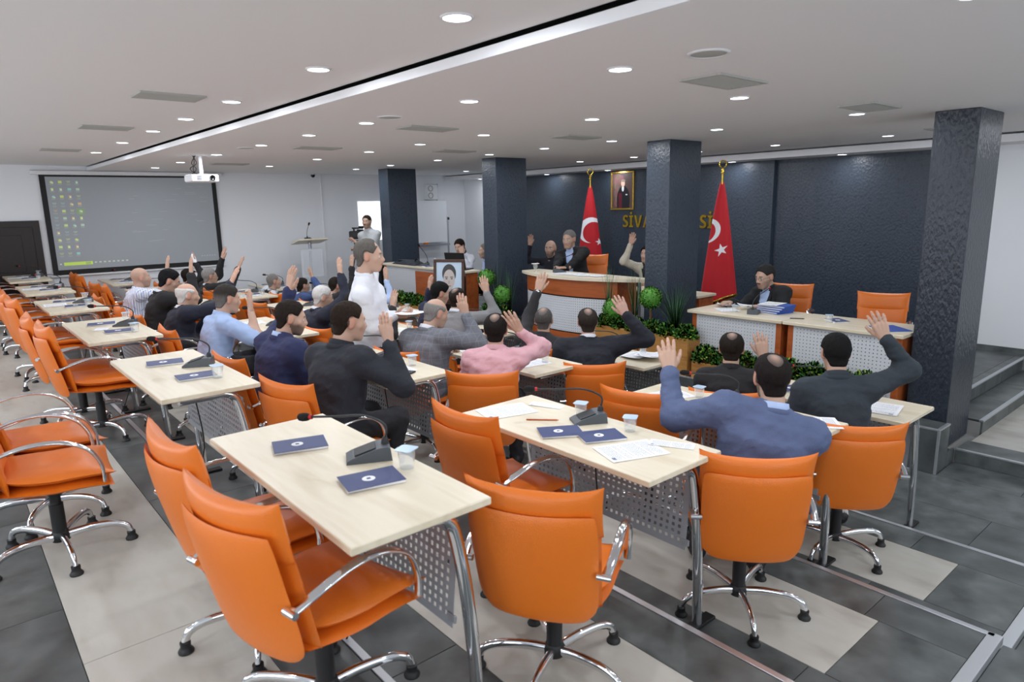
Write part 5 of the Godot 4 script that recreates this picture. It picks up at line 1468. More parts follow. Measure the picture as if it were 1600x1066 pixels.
class Patches:
	var v := {}; var n := {}; var c := {}; var ix := {}
	func put(key: String, pv: PackedVector3Array, pn: PackedVector3Array, tr: PackedInt32Array, xf: Transform3D, cols: PackedColorArray, mirror := false) -> void:
		if not v.has(key):
			v[key] = PackedVector3Array(); n[key] = PackedVector3Array(); c[key] = PackedColorArray(); ix[key] = PackedInt32Array()
		var b: int = v[key].size()
		v[key].append_array(xf * pv)
		var q := PackedVector3Array(); q.resize(pn.size())
		var bt := xf.basis.inverse().transposed()
		for i in pn.size(): q[i] = (bt * pn[i]).normalized()
		n[key].append_array(q); c[key].append_array(cols)
		var t := PackedInt32Array(); t.resize(tr.size())
		for i in range(0, tr.size(), 3):
			t[i] = b + tr[i]
			t[i + 1] = b + (tr[i + 2] if mirror else tr[i + 1]); t[i + 2] = b + (tr[i + 1] if mirror else tr[i + 2])
		ix[key].append_array(t)
	func surf(m: ArrayMesh, key: String, mat: Material) -> void:
		if not v.has(key) or ix[key].is_empty(): return
		var a := []; a.resize(Mesh.ARRAY_MAX)
		a[Mesh.ARRAY_VERTEX] = v[key]; a[Mesh.ARRAY_NORMAL] = n[key]; a[Mesh.ARRAY_COLOR] = c[key]; a[Mesh.ARRAY_INDEX] = ix[key]
		m.add_surface_from_arrays(Mesh.PRIMITIVE_TRIANGLES, a)
		m.surface_set_material(m.get_surface_count() - 1, mat)

func elbow(s: Vector3, w: Vector3, l1: float, l2: float, pole: Vector3) -> Vector3:
	var d := w - s
	var L := clampf(d.length(), 0.06, (l1 + l2) * 0.999)
	var x := (l1 * l1 - l2 * l2 + L * L) / (2 * L)
	var y := sqrt(maxf(l1 * l1 - x * x, 0.0))
	var dn := d.normalized()
	var p := (pole - dn * pole.dot(dn)).normalized()
	return s + dn * x + p * y

func hair_mask(style: String, p: Vector3) -> float:
	# 1 where hair grows, falling to 0 at the hairline; p in the head's frame
	var line: float
	var fz := -p.z
	if fz > 0.02: line = lerpf(0.012, 0.080, smoothstep(0.02, 0.075, fz))        # temples up to the forehead
	else: line = lerpf(0.012, -0.082, smoothstep(0.0, 0.075, -fz))                # over the ears down to the nape
	if absf(p.x) > 0.055 and fz > -0.03 and fz < 0.045: line = maxf(line, 0.035 - absf(fz) * 0.3)
	var m := smoothstep(line - 0.004, line + 0.012, p.y)
	var crown := Vector2(p.x, (p.z - 0.05) * 0.75).length()
	match style:
		"receding": m *= 1.0 - smoothstep(0.02, 0.05, fz - 0.012 + 0.02 * (1.0 - absf(p.x) / 0.06)) * smoothstep(0.05, 0.09, p.y)
		"tonsure": m *= 1.0 - smoothstep(0.056, 0.076, p.y + 0.3 * maxf(fz - 0.01, 0.0))
		"crown": m *= 1.0 - (1.0 - smoothstep(0.022, 0.072, crown)) * smoothstep(0.03, 0.07, p.y) * 1.1
		"long": m = maxf(m, smoothstep(-0.01, 0.01, -fz - 0.005) * smoothstep(-0.16, -0.14, p.y))
		"bald": m = 0.0
	return clampf(m, 0.0, 1.0)

func person(d: Dictionary) -> void:
	# d: label, at (point on the floor under the hips), turn, head (world), lean..., r / l (world targets of the hands), clothes
	var t := thing("person", d.label, "person", d.at, d.turn)
	t.set_meta("group", "people in the chamber")
	var inv := t.transform.affine_inverse()
	var big: float = d.get("big", 1.0)
	var stand: bool = d.get("stand", false)
	var head: Vector3 = inv * d.head
	var face: float = d.get("face", 0.0)               # head turned against the body
	var nod: float = d.get("nod", 0.0)
	var hb := Basis(Vector3.UP, face) * Basis(Vector3.RIGHT, nod)
	var neck: Vector3 = head + hb * Vector3(0, -0.135, 0.035)
	var hips := Vector3(0, 0.93 if stand else 0.58, d.get("hz", 0.10) if not stand else 0.02)
	var f := Field.new(); f.k = 0.045
	f.trunk = true
	f.tp = hips + Vector3(0, -0.10, 0)
	var up := (neck + Vector3(0, -0.015, 0.012) - f.tp)
	f.tl = up.length(); f.ty = up.normalized()
	var twist := Basis(Vector3.UP, d.get("twist", 0.0))
	f.tx = (twist * Vector3.RIGHT); f.tx = (f.tx - f.ty * f.tx.dot(f.ty)).normalized(); f.tz = f.tx.cross(f.ty)
	var sl: float = d.get("slim", 1.0)
	if d.get("jacket", true): big *= 1.06
	f.prof = [[0.0, 0.178 * big, 0.135 * big, 0.0], [0.22, 0.178 * big, 0.14 * big, -0.01], [0.45, 0.172 * big * sl, 0.132 * big * sl, -0.012], [0.70, 0.188 * big, 0.128 * big, -0.006], [0.86, 0.165 * big, 0.105, 0.004], [0.95, 0.085, 0.078, 0.006], [1.0, 0.066, 0.064, 0.0]]
	var chest := f.tp + f.ty * f.tl * 0.87
	var bits := Patches.new()
	var short: bool = d.get("short", false)
	var skin: Color = d.get("skin", Color(0.52, 0.33, 0.245))
	var bare := []
	for s: float in [-1.0, 1.0]:
		var right: bool = s > 0
		var goal = d.get("r" if right else "l", null)
		var sh := chest + f.tx * s * 0.178 * big + f.ty * -0.012
		var fingers := Vector3(0, 0.9, 0)
		var palm := Vector3(0, 0, -1)
		var style := 0
		var wrist: Vector3
		var raised: bool = goal != null and not (goal is Array)
		if raised:
			var c: Vector3 = inv * goal
			# the hand stands up; its centre is given
			var tiltv: Vector3 = ((c - sh) * Vector3(0.45, 0.0, 0.45)) + Vector3(0, 0.5, 0)
			fingers = tiltv.normalized()
			wrist = c - fingers * 0.085
			var reach := (wrist - sh).length()
			if reach > 0.535: sh += (wrist - sh).normalized() * minf(reach - 0.535, 0.05) + Vector3(0, 0.01, 0)
			sh.y += 0.025
			palm = d.get("palm", Vector3(0, 0, -1))
		elif goal is Array:
			wrist = inv * goal[0]; fingers = (t.transform.basis.inverse() * goal[1]).normalized(); palm = t.transform.basis.inverse() * goal[2]; style = 1
		elif stand:
			wrist = sh + Vector3(s * 0.05, -0.52, -0.04); fingers = Vector3(0, -1, -0.1); palm = Vector3(-s, 0, 0); style = 1
		else:
			wrist = Vector3(s * 0.13, 0.80, -0.30); fingers = Vector3(-s * 0.7, 0.0, -0.7).normalized(); palm = Vector3(0, -1, 0.05); style = 1
		var pole := Vector3(s * 0.38, -1.0, 0.02) if raised else Vector3(s * 0.45, -1.0, 0.25)
		if d.has("pole") and raised: pole = d.pole * Vector3(s, 1, 1)
		var el := elbow(sh, wrist, 0.30, 0.265, pole)
		var ww := sh + (el - sh) + (wrist - el).normalized() * minf((wrist - el).length(), 0.30)
		var puff: float = d.get("puff", 1.1 if d.get("jacket", true) else 1.0) * lerpf(1.0, big, 0.6)
		f.bone(chest + f.tx * s * 0.06 + f.ty * 0.035, sh, 0.062, 0.070 * puff, 1)
		f.bone(sh, el, 0.068 * puff, 0.054 * puff, 1)
		if short:
			f.bone(sh.lerp(el, 0.3), sh.lerp(el, 0.82), 0.070 * puff, 0.066 * puff, 1)
			bare.append([el, ww, 0.044, 0.03])
			f.bone(el + (sh - el) * 0.2, el, 0.046, 0.044, 5)
			f.bone(el, ww, 0.044, 0.030, 5)
		else:
			f.bone(el, el.lerp(ww, 0.97), 0.053 * puff, 0.040 * puff, 1)
		# hand
		if raised: fingers = fingers.lerp((ww - el).normalized(), 0.68).normalized()
		var y := fingers.normalized(); var z := (-palm + y * palm.dot(y)).normalized(); var x := y.cross(z)
		var hx := Transform3D(Basis(x, y, z), ww)
		if not right: hx = Transform3D(Basis(-x, y, z), ww)
		var H: Dictionary = hand_t[style]
		hx.basis = hx.basis.scaled_local(Vector3.ONE * 1.13)
		var hc := PackedColorArray(); hc.resize(H.v.size())
		for i in H.v.size():
			var pv: Vector3 = H.v[i]
			var tipc := smoothstep(0.13, 0.17, pv.y) * 0.35 + (0.25 if pv.z < -0.008 else 0.0)
			hc[i] = skin.lerp(Color(skin.r * 1.08, skin.g * 0.92, skin.b * 0.9), tipc)
		bits.put("skin", H.v, H.n, H.t, hx, hc, not right)
		if not short and d.get("cuff", true):
			var cm := MB.new(); var dirc := (ww - el).normalized()
			cm.tube([ww - dirc * 0.035, ww + dirc * 0.004], [0.036, 0.0345], 14)
			part(t, "shirt_cuff", cm.mesh(), M[d.get("shirt", "shirt_white")])
		if raised and d.get("bandage", false):
			var gm := MB.new(); gm.tube([ww, ww + y * 0.03, ww + y * 0.09, ww + y * 0.15, ww + y * 0.175], [0.034, 0.043, 0.046, 0.036, 0.012], 12, 0.7, hx.basis.z.normalized())
			part(t, "white_bandage", gm.mesh(), M.paper)
		if raised and d.get("watch", "") != "":
			var wm := MB.new(); wm.tube(arc(Vector3.ZERO, hx.basis.x.normalized() * 0.031, hx.basis.z.normalized() * 0.029, 0, TAU, 18), 0.006, 6, 1.6)
			wm.lathe([Vector2(0, 0), Vector2(0.017, 0), Vector2(0.017, 0.006), Vector2(0, 0.007)], 14, Vector3.ZERO, Transform3D(Basis(hx.basis.x.normalized(), hx.basis.z.normalized(), -hx.basis.y.normalized()), hx.basis.z.normalized() * 0.029))
			part(t, "wrist_watch", wm.mesh(), M.black if d.watch == "black" else M.chrome, ww + y * 0.004)
	# legs
	for s: float in [-1.0, 1.0]:
		var hip := hips + f.tx * s * 0.095 + Vector3(0, -0.03, 0)
		var kn: Vector3; var an: Vector3
		if stand:
			kn = Vector3(s * 0.10, 0.50, 0.0); an = Vector3(s * 0.11, 0.09, 0.04)
		else:
			kn = Vector3(s * (0.15 if s > 0 else 0.12), 0.535, -0.34); an = Vector3(s * 0.15, 0.10, -0.27 + 0.06 * s)
		f.bone(hip, kn, 0.098 * lerpf(1.0, big, 0.7), 0.068, 2)
		f.bone(kn, an, 0.066, 0.050, 2)
		f.bone(an + Vector3(0, -0.045, 0.03), an + Vector3(s * 0.02, -0.055, -0.13), 0.042, 0.036, 3)
	var R := f.mesh(Vector3(-0.85, -0.05, -0.75), Vector3(0.85, d.get("top", 1.75) if not stand else 2.0, 0.6), d.get("cell", 0.018))
	var bv: PackedVector3Array = R.v
	var N := normals_of(bv, R.t)
	# folds of the cloth
	var amp: float = d.get("folds", 0.005)
	for i in bv.size():
		if R.k[i] == 5 or R.k[i] == 3: continue
		var p := bv[i]
		var q := noise.get_noise_3d(p.x * 45.0 + p.y * 20.0, p.y * 90.0, p.z * 45.0 + d.at.x * 50.0)
		var q2 := absf(noise.get_noise_3d(p.x * 90.0 - p.y * 80.0, p.y * 150.0 + p.z * 60.0, p.z * 90.0 + d.at.x * 31.0))
		bv[i] += N[i] * (q * amp * 2.2 - (q2 - 0.2) * amp * 1.6)
	N = normals_of(bv, R.t)
	# which cloth each patch is
	var keys := []
	var open_front: float = d.get("open", 0.0)
	var kk := PackedStringArray(); kk.resize(bv.size())
	var white := PackedColorArray(); white.resize(bv.size()); white.fill(Color.WHITE)
	for i in bv.size():
		var c := "coat"
		match R.k[i]:
			2: c = "legs"
			3: c = "shoes"
			5: c = "bare"
			0:
				var q := bv[i] - f.tp
				var th := q.dot(f.ty) / f.tl
				if th < 0.10: c = "legs" if not d.get("longcoat", true) or th < 0.03 else "coat"
				if stand and th < 0.13: c = "legs"
				if open_front > 0 and q.dot(f.tz) < 0.0 and th > 0.2 and absf(q.dot(f.tx)) < open_front * smoothstep(0.15, 0.9, th): c = "shirt"
		if d.has("vest") and R.k[i] == 1: c = "shirt"
		kk[i] = c
	var tris := {}
	for i in range(0, R.t.size(), 3):
		var c := kk[R.t[i]]
		if kk[R.t[i + 1]] == kk[R.t[i + 2]]: c = kk[R.t[i + 1]]
		if not tris.has(c): tris[c] = PackedInt32Array()
		tris[c].append_array([R.t[i], R.t[i + 1], R.t[i + 2]])
	for c in tris:
		var used := {}; var pv := PackedVector3Array(); var pn := PackedVector3Array(); var pc := PackedColorArray(); var tr := PackedInt32Array()
		for i in tris[c]:
			if not used.has(i):
				used[i] = pv.size(); pv.append(bv[i]); pn.append(N[i]); pc.append(skin if c == "bare" else Color.WHITE)
			tr.append(used[i])
		bits.put("skin" if c == "bare" else c, pv, pn, tr, Transform3D(), pc)
	# head
	var hs: Vector3 = d.get("hscale", Vector3.ONE)
	var hx := Transform3D(hb.scaled_local(hs), head)
	var hcol: Color = d.get("hair", Color(0.02, 0.016, 0.013))
	var style: String = d.get("cut", "full")
	var beard: float = d.get("beard", 0.0)
	var hc := PackedColorArray(); hc.resize(head_t.v.size())
	for i in head_t.v.size():
		var p: Vector3 = head_t.v[i]
		var c := skin
		var ax := absf(p.x)
		if head_t.k[i] == 4: c = Color(skin.r * 0.92, skin.g * 0.66, skin.b * 0.66)
		elif head_t.k[i] == 6: c = Color(skin.r * 1.05, skin.g * 0.86, skin.b * 0.82)
		if head_t.k[i] == 2 and p.z < -0.078 and absf(p.y - 0.002) < 0.0065: c = Color(0.62, 0.6, 0.57) if absf(ax - 0.031) > 0.0055 else Color(0.03, 0.02, 0.015)
		if p.z < -0.06 and ax > 0.014 and ax < 0.05 and absf(p.y - 0.024 - 0.003 * sin(ax * 70.0)) < 0.0045: c = hcol.lerp(skin, 0.15)
		if beard > 0.0 and p.y < -0.028 and p.y > -0.135 and p.z < 0.02 and head_t.k[i] != 7:
			var onface := smoothstep(-0.02, -0.05, p.y + maxf(0.0, -p.z - 0.05) * 0.4)
			if not (ax < 0.02 and p.y > -0.046): c = c.lerp(d.get("beard_col", hcol), beard * onface if head_t.k[i] != 4 else 0.0)
		if d.get("moustache", false) and p.z < -0.07 and ax < 0.028 and p.y < -0.040 and p.y > -0.053: c = hcol
		if style != "bald" and p.y > -0.1:
			var mm := hair_mask(style, p)
			var thin := 0.0
			if style == "crown" and p.y > 0.05: thin = lerpf(0.22, 0.92, smoothstep(0.0, 0.040, Vector2(p.x, (p.z - 0.05) * 0.75).length()))
			c = c.lerp(hcol, maxf(mm * 0.92, thin))
		elif style == "bald": c = c.lerp(hcol, hair_mask("tonsure", p) * 0.18)
		hc[i] = c
	bits.put("skin", head_t.v, head_t.n, head_t.t, hx, hc)
	var body := ArrayMesh.new()
	bits.surf(body, "skin", M.skin); bits.surf(body, "coat", M[d.coat]); bits.surf(body, "shirt", M[d.get("shirt", "shirt_white")]); bits.surf(body, "legs", M[d.get("legs", "trouser_dark")]); bits.surf(body, "shoes", M.black)
	var bo := part(t, "body", body, null)
	tag(bo, "body in clothes, one skin")
	# hair as a shell grown from the scalp
	if style != "bald":
		var th: float = d.get("thick", 0.011)
		var hv := PackedVector3Array(); hv.resize(head_t.v.size())
		var mk := PackedFloat32Array(); mk.resize(hv.size())
		for i in hv.size():
			var p: Vector3 = head_t.v[i]
			mk[i] = hair_mask(style, p) if head_t.k[i] != 6 else 0.0
			var g := noise.get_noise_3d(p.x * 420.0, p.y * 160.0, p.z * 420.0)
			var extra := th * (0.75 + 0.5 * smoothstep(0.03, 0.1, p.y)) + g * 0.0035
			if style == "long": extra += 0.008 + 0.012 * smoothstep(0.0, -0.12, p.y)
			hv[i] = p + head_t.n[i] * (extra * mk[i] - 0.002 * (1.0 - mk[i]))
		var ht := PackedInt32Array()
		for i in range(0, head_t.t.size(), 3):
			if mk[head_t.t[i]] + mk[head_t.t[i + 1]] + mk[head_t.t[i + 2]] > 0.12: ht.append_array([head_t.t[i], head_t.t[i + 1], head_t.t[i + 2]])
		var hn := normals_of(hv, ht)
		var hk := Patches.new()
		var cols := PackedColorArray(); cols.resize(hv.size())
		for i in hv.size():
			var g := noise.get_noise_3d(hv[i].x * 900.0, hv[i].y * 130.0, hv[i].z * 900.0) * 0.5 + 0.5
			cols[i] = hcol * (0.75 + 0.5 * g)
			if d.has("grey"): cols[i] = cols[i].lerp(d.grey, (1.0 - smoothstep(-0.01, 0.06, hv[i].y)) * (0.4 + 0.5 * g))
		hk.put("hair", hv, hn, ht, hx, cols)
		var hm := ArrayMesh.new(); hk.surf(hm, "hair", M.hair)
		tag(part(t, "hair", hm, null), d.get("hair_label", "short hair"))
	# collars
	var cm := MB.new()
	var ny := (hb.y + f.ty).normalized(); var nx := (f.tx - ny * f.tx.dot(ny)).normalized()
	var nb := Basis(nx, ny, nx.cross(ny))
	var nc: Vector3 = head + hb * (Vector3(0, -0.158, 0.038) * hs)
	var pv := PackedVector3Array(); var tr := PackedInt32Array()
	for j in 5:
		for i in 25:
			var a := TAU * i / 24
			var r: float = [0.060, 0.066, 0.071, 0.078, 0.075][j]
			var yy: float = [0.028, 0.040, 0.042, 0.014, 0.004][j]
			pv.append(nb * Vector3(sin(a) * r, yy + 0.012 * cos(a), cos(a) * r * 1.04 + 0.002))
	for j in 4:
		for i in 24:
			var q := j * 25 + i
			tr.append_array([q, q + 1, q + 25, q + 1, q + 26, q + 25])
	cm.add(pv, tr)
	part(t, "shirt_collar", cm.mesh(), M[d.get("collar", d.get("shirt", "shirt_white"))], nc)
	if d.get("jacket", true):
		cm = MB.new(); pv = PackedVector3Array(); tr = PackedInt32Array()
		for j in 5:
			for i in 25:
				var a := lerpf(-2.35, 2.35, i / 24.0)
				var r: float = [0.074, 0.080, 0.085, 0.090, 0.078][j]
				var yy: float = [0.0, 0.022, 0.024, 0.002, -0.012][j]
				pv.append(nb * Vector3(sin(a) * r * 1.05, yy - 0.045 * pow(absf(a) / 2.35, 2.0), cos(a) * r + 0.004))
		for j in 4:
			for i in 24:
				var q := j * 25 + i
				tr.append_array([q, q + 1, q + 25, q + 1, q + 26, q + 25])
		cm.add(pv, tr)
		part(t, "jacket_collar", cm.mesh(), M[d.coat], nc)
		if open_front > 0.0:
			for s: float in [-1.0, 1.0]:
				cm = MB.new()
				var w := []
				for i in 9:
					var u := i / 8.0
					var hgt := lerpf(0.95, 0.42, u)
					w.append(f.tp + f.ty * f.tl * hgt + f.tx * s * (open_front * smoothstep(0.15, 0.9, hgt) + 0.012) - f.tz * (lerpf(0.075, 0.128 * big, smoothstep(0.0, 0.5, u)) + 0.008))
				cm.tube(w, [0.012, 0.022, 0.027, 0.028, 0.025, 0.021, 0.016, 0.011, 0.006], 8, 0.28, f.tz)
				part(t, "lapel", cm.mesh(), M[d.coat])
	if d.get("glasses", false):
		cm = MB.new()
		for s: float in [-1.0, 1.0]:
			var ring := []
			for i in 17: ring.append(hx * (Vector3(s * 0.032, -0.002, -0.102) + Vector3(cos(TAU * i / 16) * 0.021, sin(TAU * i / 16) * 0.014, 0)))
			cm.tube(ring, 0.0016, 6)
			cm.tube([hx * Vector3(s * 0.053, 0.002, -0.100), hx * Vector3(s * 0.080, 0.004, -0.02), hx * Vector3(s * 0.082, 0.0, 0.01)], 0.0016, 6)
		cm.tube([hx * Vector3(-0.012, 0.0, -0.103), hx * Vector3(0.012, 0.0, -0.103)], 0.0016, 6)
		part(t, "spectacles", cm.mesh(), M.black)

func fabrics() -> void:
	var c := {"coat_charcoal": Color8(36, 39, 48), "coat_navy": Color8(40, 46, 84), "coat_deepnavy": Color8(30, 34, 50), "coat_black": Color8(27, 27, 30), "coat_inknavy": Color8(26, 29, 40), "coat_blue": Color8(86, 98, 132), "coat_slate": Color8(44, 52, 60),
		"coat_ash": Color8(44, 44, 47), "coat_grey": Color8(132, 132, 134), "coat_midnight": Color8(34, 36, 62), "coat_steel": Color8(66, 88, 134), "coat_cream": Color8(206, 198, 180), "pink": Color8(214, 166, 174), "polo": Color8(164, 186, 224), "tee": Color8(196, 200, 202), "shirt_white": Color8(224, 227, 234), "shirt_blue": Color8(176, 196, 232),
		"trouser_dark": Color8(34, 35, 40), "trouser_pale": Color8(206, 202, 198), "vest_black": Color8(34, 34, 38), "shirt_ink": Color8(28, 30, 42)}
	for k in c: M[k] = cloth(c[k])
	var img := Image.create(64, 64, false, Image.FORMAT_RGB8)          # glen check
	for y in 64:
		for x in 64:
			var g := 0.46 + 0.05 * (1.0 if (x / 2 + y / 2) % 2 == 0 else -1.0)
			if x % 32 < 2 or y % 32 < 2: g += 0.10
			img.set_pixel(x, y, Color(g * 0.96, g * 0.99, g * 1.06))
	M.coat_check = print_cloth(img, 8.0)
	img = Image.create(64, 64, false, Image.FORMAT_RGB8)               # blue stripes on white
	for x in 64: img.fill_rect(Rect2i(x, 0, 1, 64), Color8(120, 146, 206) if x % 16 < 5 else Color8(238, 240, 246))
	M.stripes = print_cloth(img, 10.0)

func sit(x: float, z: float, r: int, turn: float, d: Dictionary, chair_label: String, back := 0.10) -> void:
	var fwd := Vector3(-sin(deg_to_rad(turn)), 0, -cos(deg_to_rad(turn)))
	d.at = Vector3(x, ROW_Y[r], z); d.turn = deg_to_rad(turn)
	person(d)
	var c: Vector3 = d.at - fwd * back
	chair(Vector3(c.x, ROW_Y[r], c.z), deg_to_rad(turn), chair_label)

func members() -> void:
	templates()
	fabrics()
	var V := func(x, y, z): return Vector3(x, y, z)
	# second row
	sit(-3.79, -1.80, 1, 14, {"label": "man in charcoal suit with raised hand behind the smartphone desk", "head": Vector3(-3.802, 1.665, -1.90), "r": Vector3(-3.52, 1.625, -2.03), "coat": "coat_charcoal", "collar": "coat_charcoal", "hair": Color(0.022, 0.015, 0.011), "face": -0.35, "nod": -0.12, "cell": 0.014, "thick": 0.008, "big": 1.04, "cuff": false}, "orange chair under the man in the charcoal suit")
	sit(-4.68, -1.80, 1, 6, {"label": "bearded man in navy suit raising a hand with silver watch", "head": Vector3(-4.70, 1.585, -1.90), "l": Vector3(-5.0, 1.826, -2.04), "coat": "coat_navy", "hair": Color(0.02, 0.015, 0.012), "beard": 0.75, "face": -0.4, "nod": -0.2, "cell": 0.014, "watch": "silver", "big": 1.08, "shirt": "shirt_blue"}, "orange chair under the bearded man in the navy suit")
	sit(-6.15, -1.80, 1, 0, {"label": "man in light blue polo shirt propping up his raised forearm", "head": Vector3(-6.164, 1.584, -1.93), "r": Vector3(-5.93, 1.565, -2.06), "coat": "polo", "collar": "polo", "short": true, "jacket": false, "hair": Color(0.035, 0.03, 0.026), "grey": Color(0.2, 0.19, 0.18), "nod": -0.15, "cell": 0.015, "pole": Vector3(0.6, -0.9, -0.2), "thick": 0.013}, "orange chair under the man in the light blue polo")
	sit(-7.30, -1.80, 1, 0, {"label": "balding white-haired man in dark navy jacket", "head": Vector3(-7.369, 1.512, -1.92), "r": Vector3(-7.084, 1.694, -2.295), "coat": "coat_deepnavy", "hair": Color(0.62, 0.6, 0.57), "cut": "tonsure", "nod": -0.1, "skin": Color(0.56, 0.34, 0.25)}, "orange chair under the white-haired man in the navy jacket")
	sit(-7.98, -1.80, 1, -4, {"label": "black-haired man in black suit bending forward with raised hand", "head": Vector3(-8.004, 1.61, -1.92), "r": Vector3(-7.774, 1.76, -2.107), "coat": "coat_black", "hair": Color(0.008, 0.008, 0.009), "nod": -0.35, "face": -0.15, "big": 1.05, "thick": 0.014}, "orange chair under the black-haired man in the black suit")
	sit(-9.22, -1.80, 1, 0, {"label": "bald man in blue striped shirt raising his hand", "head": Vector3(-9.25, 1.567, -1.9), "r": Vector3(-9.003, 1.717, -2.166), "coat": "stripes", "shirt": "stripes", "collar": "stripes", "jacket": false, "hair": Color(0.1, 0.07, 0.05), "cut": "bald", "beard": 0.35}, "orange chair under the bald man in the striped shirt")
	# third row
	sit(-1.75, -2.99, 2, 41, {"label": "bearded man in blue-grey blazer raising his arm", "head": Vector3(-1.675, 1.476, -3.12), "l": Vector3(-2.226, 1.514, -2.994), "coat": "coat_blue", "shirt": "shirt_blue", "collar": "shirt_blue", "pole": Vector3(0.6, -0.95, 0.12), "hair": Color(0.014, 0.011, 0.010), "cut": "crown", "beard": 0.8, "cell": 0.014, "big": 1.12, "folds": 0.007, "nod": -0.05, "face": 0.1}, "orange chair under the man in the blue-grey blazer", 0.13)
	sit(-3.84, -3.04, 2, 43, {"label": "dark-haired man in pink shirt with raised hand", "head": Vector3(-3.906, 1.434, -3.15), "r": Vector3(-3.80, 1.50, -3.30), "coat": "pink", "shirt": "pink", "collar": "pink", "jacket": false, "hair": Color(0.014, 0.011, 0.010), "cut": "crown", "cell": 0.015, "folds": 0.008, "cuff": false}, "orange chair under the man in the pink shirt", 0.14)
	sit(-4.72, -3.07, 2, 14, {"label": "balding man in grey checked blazer with raised hand", "head": Vector3(-4.745, 1.462, -3.18), "r": Vector3(-4.54, 1.525, -3.36), "coat": "coat_check", "hair": Color(0.22, 0.21, 0.2), "cut": "tonsure", "face": -0.35, "nod": -0.3, "cell": 0.015, "big": 1.1, "legs": "coat_check"}, "orange chair under the man in the checked blazer")
	sit(-6.15, -3.08, 2, 8, {"label": "man mostly hidden by the standing man, hand raised over papers", "head": Vector3(-6.174, 1.40, -3.17), "r": Vector3(-5.93, 1.43, -3.48), "coat": "coat_ash", "hair": Color(0.02, 0.016, 0.013)}, "orange chair under the man behind the standing man")
	sit(-6.93, -3.07, 2, 0, {"label": "white-haired man in spectacles and dark navy suit, arm raised", "head": Vector3(-6.96, 1.399, -3.19), "r": Vector3(-6.773, 1.725, -3.344), "coat": "coat_deepnavy", "hair": Color(0.6, 0.59, 0.57), "glasses": true, "face": -0.2, "nod": -0.15, "watch": "black"}, "orange chair under the white-haired man in spectacles")
	sit(-10.80, -3.08, 2, 0, {"label": "grey-haired man in spectacles and black suit stretching his arms up", "head": Vector3(-10.838, 1.372, -3.17), "r": Vector3(-10.558, 1.565, -3.544), "l": Vector3(-11.0, 1.69, -3.45), "coat": "coat_black", "hair": Color(0.27, 0.26, 0.25), "glasses": true}, "orange chair under the grey-haired man with arms stretched")
	sit(-11.94, -3.08, 2, 0, {"bandage": true, "label": "dark-haired man by the screen raising his bandaged hand", "head": Vector3(-11.972, 1.297, -3.17), "r": Vector3(-11.783, 1.594, -3.258), "coat": "coat_black", "hair": Color(0.02, 0.016, 0.013)}, "orange chair under the man next to the screen")
	# front row
	sit(-3.97, -4.23, 3, 50, {"label": "heavy man in black suit with raised ringed hand and bald crown", "head": Vector3(-4.113, 1.314, -4.37), "r": Vector3(-3.79, 1.47, -4.53), "coat": "coat_inknavy", "hair": Color(0.03, 0.024, 0.02), "cut": "crown", "big": 1.18, "cell": 0.015, "skin": Color(0.55, 0.34, 0.27), "folds": 0.006}, "orange chair under the heavy man in the black suit", 0.16)
	sit(-4.66, -4.26, 3, 36, {"label": "grey-cropped man in charcoal jacket raising a hand with silver watch", "head": Vector3(-4.682, 1.265, -4.37), "l": Vector3(-4.89, 1.59, -4.50), "coat": "coat_ash", "collar": "coat_ash", "hair": Color(0.085, 0.08, 0.075), "cut": "crown", "thick": 0.004, "watch": "silver"}, "orange chair under the grey-cropped man in charcoal")
	sit(-1.83, -4.24, 3, 42, {"label": "black-haired man in slate blazer and pale trousers, arm raised high", "head": Vector3(-1.916, 1.367, -4.37), "r": Vector3(-1.68, 1.55, -4.55), "coat": "coat_slate", "collar": "coat_slate", "legs": "trouser_pale", "hair": Color(0.010, 0.009, 0.009), "cell": 0.014, "thick": 0.014, "nod": -0.15, "cuff": false, "folds": 0.006}, "orange chair under the man in the slate blazer", 0.16)
	sit(-2.65, -4.30, 3, 32, {"label": "man in black shirt with thinning crown at the front desk", "head": Vector3(-2.698, 1.272, -4.42), "r": Vector3(-2.60, 1.255, -4.72), "coat": "coat_black", "collar": "coat_black", "jacket": false, "hair": Color(0.016, 0.012, 0.010), "cut": "crown", "nod": -0.1, "cell": 0.015}, "orange chair under the man in the black shirt")
	sit(-6.08, -4.28, 3, 22, {"label": "dark-haired man in grey suit reaching up with white cuff", "head": Vector3(-6.126, 1.333, -4.4), "r": Vector3(-5.85, 1.482, -4.62), "coat": "coat_grey", "hair": Color(0.02, 0.015, 0.012), "cut": "crown"}, "orange chair under the man in the grey suit")
	sit(-6.55, -4.32, 3, -8, {"label": "curly black-haired man in midnight blue suit beside the easel", "head": Vector3(-6.493, 1.357, -4.42), "l": Vector3(-6.851, 1.441, -4.512), "coat": "coat_midnight", "hair": Color(0.010, 0.009, 0.009), "thick": 0.02, "nod": -0.25, "face": -0.2, "watch": "black"}, "orange chair under the curly-haired man in midnight blue")
	sit(-8.22, -4.32, 3, 0, {"label": "man in light blue shirt whose arm rises beside the standing man", "head": Vector3(-8.258, 1.33, -4.42), "r": Vector3(-8.035, 1.455, -4.631), "coat": "shirt_blue", "shirt": "shirt_blue", "jacket": false, "hair": Color(0.02, 0.016, 0.013)}, "orange chair under the man in the light blue shirt")
	sit(-9.14, -4.32, 3, 0, {"label": "balding dark-haired man in black suit beyond the white-haired man", "head": Vector3(-9.176, 1.239, -4.42), "r": Vector3(-8.982, 1.581, -4.611), "coat": "coat_black", "hair": Color(0.02, 0.016, 0.013), "cut": "receding", "nod": -0.2, "watch": "black"}, "orange chair under the balding man in the black suit")
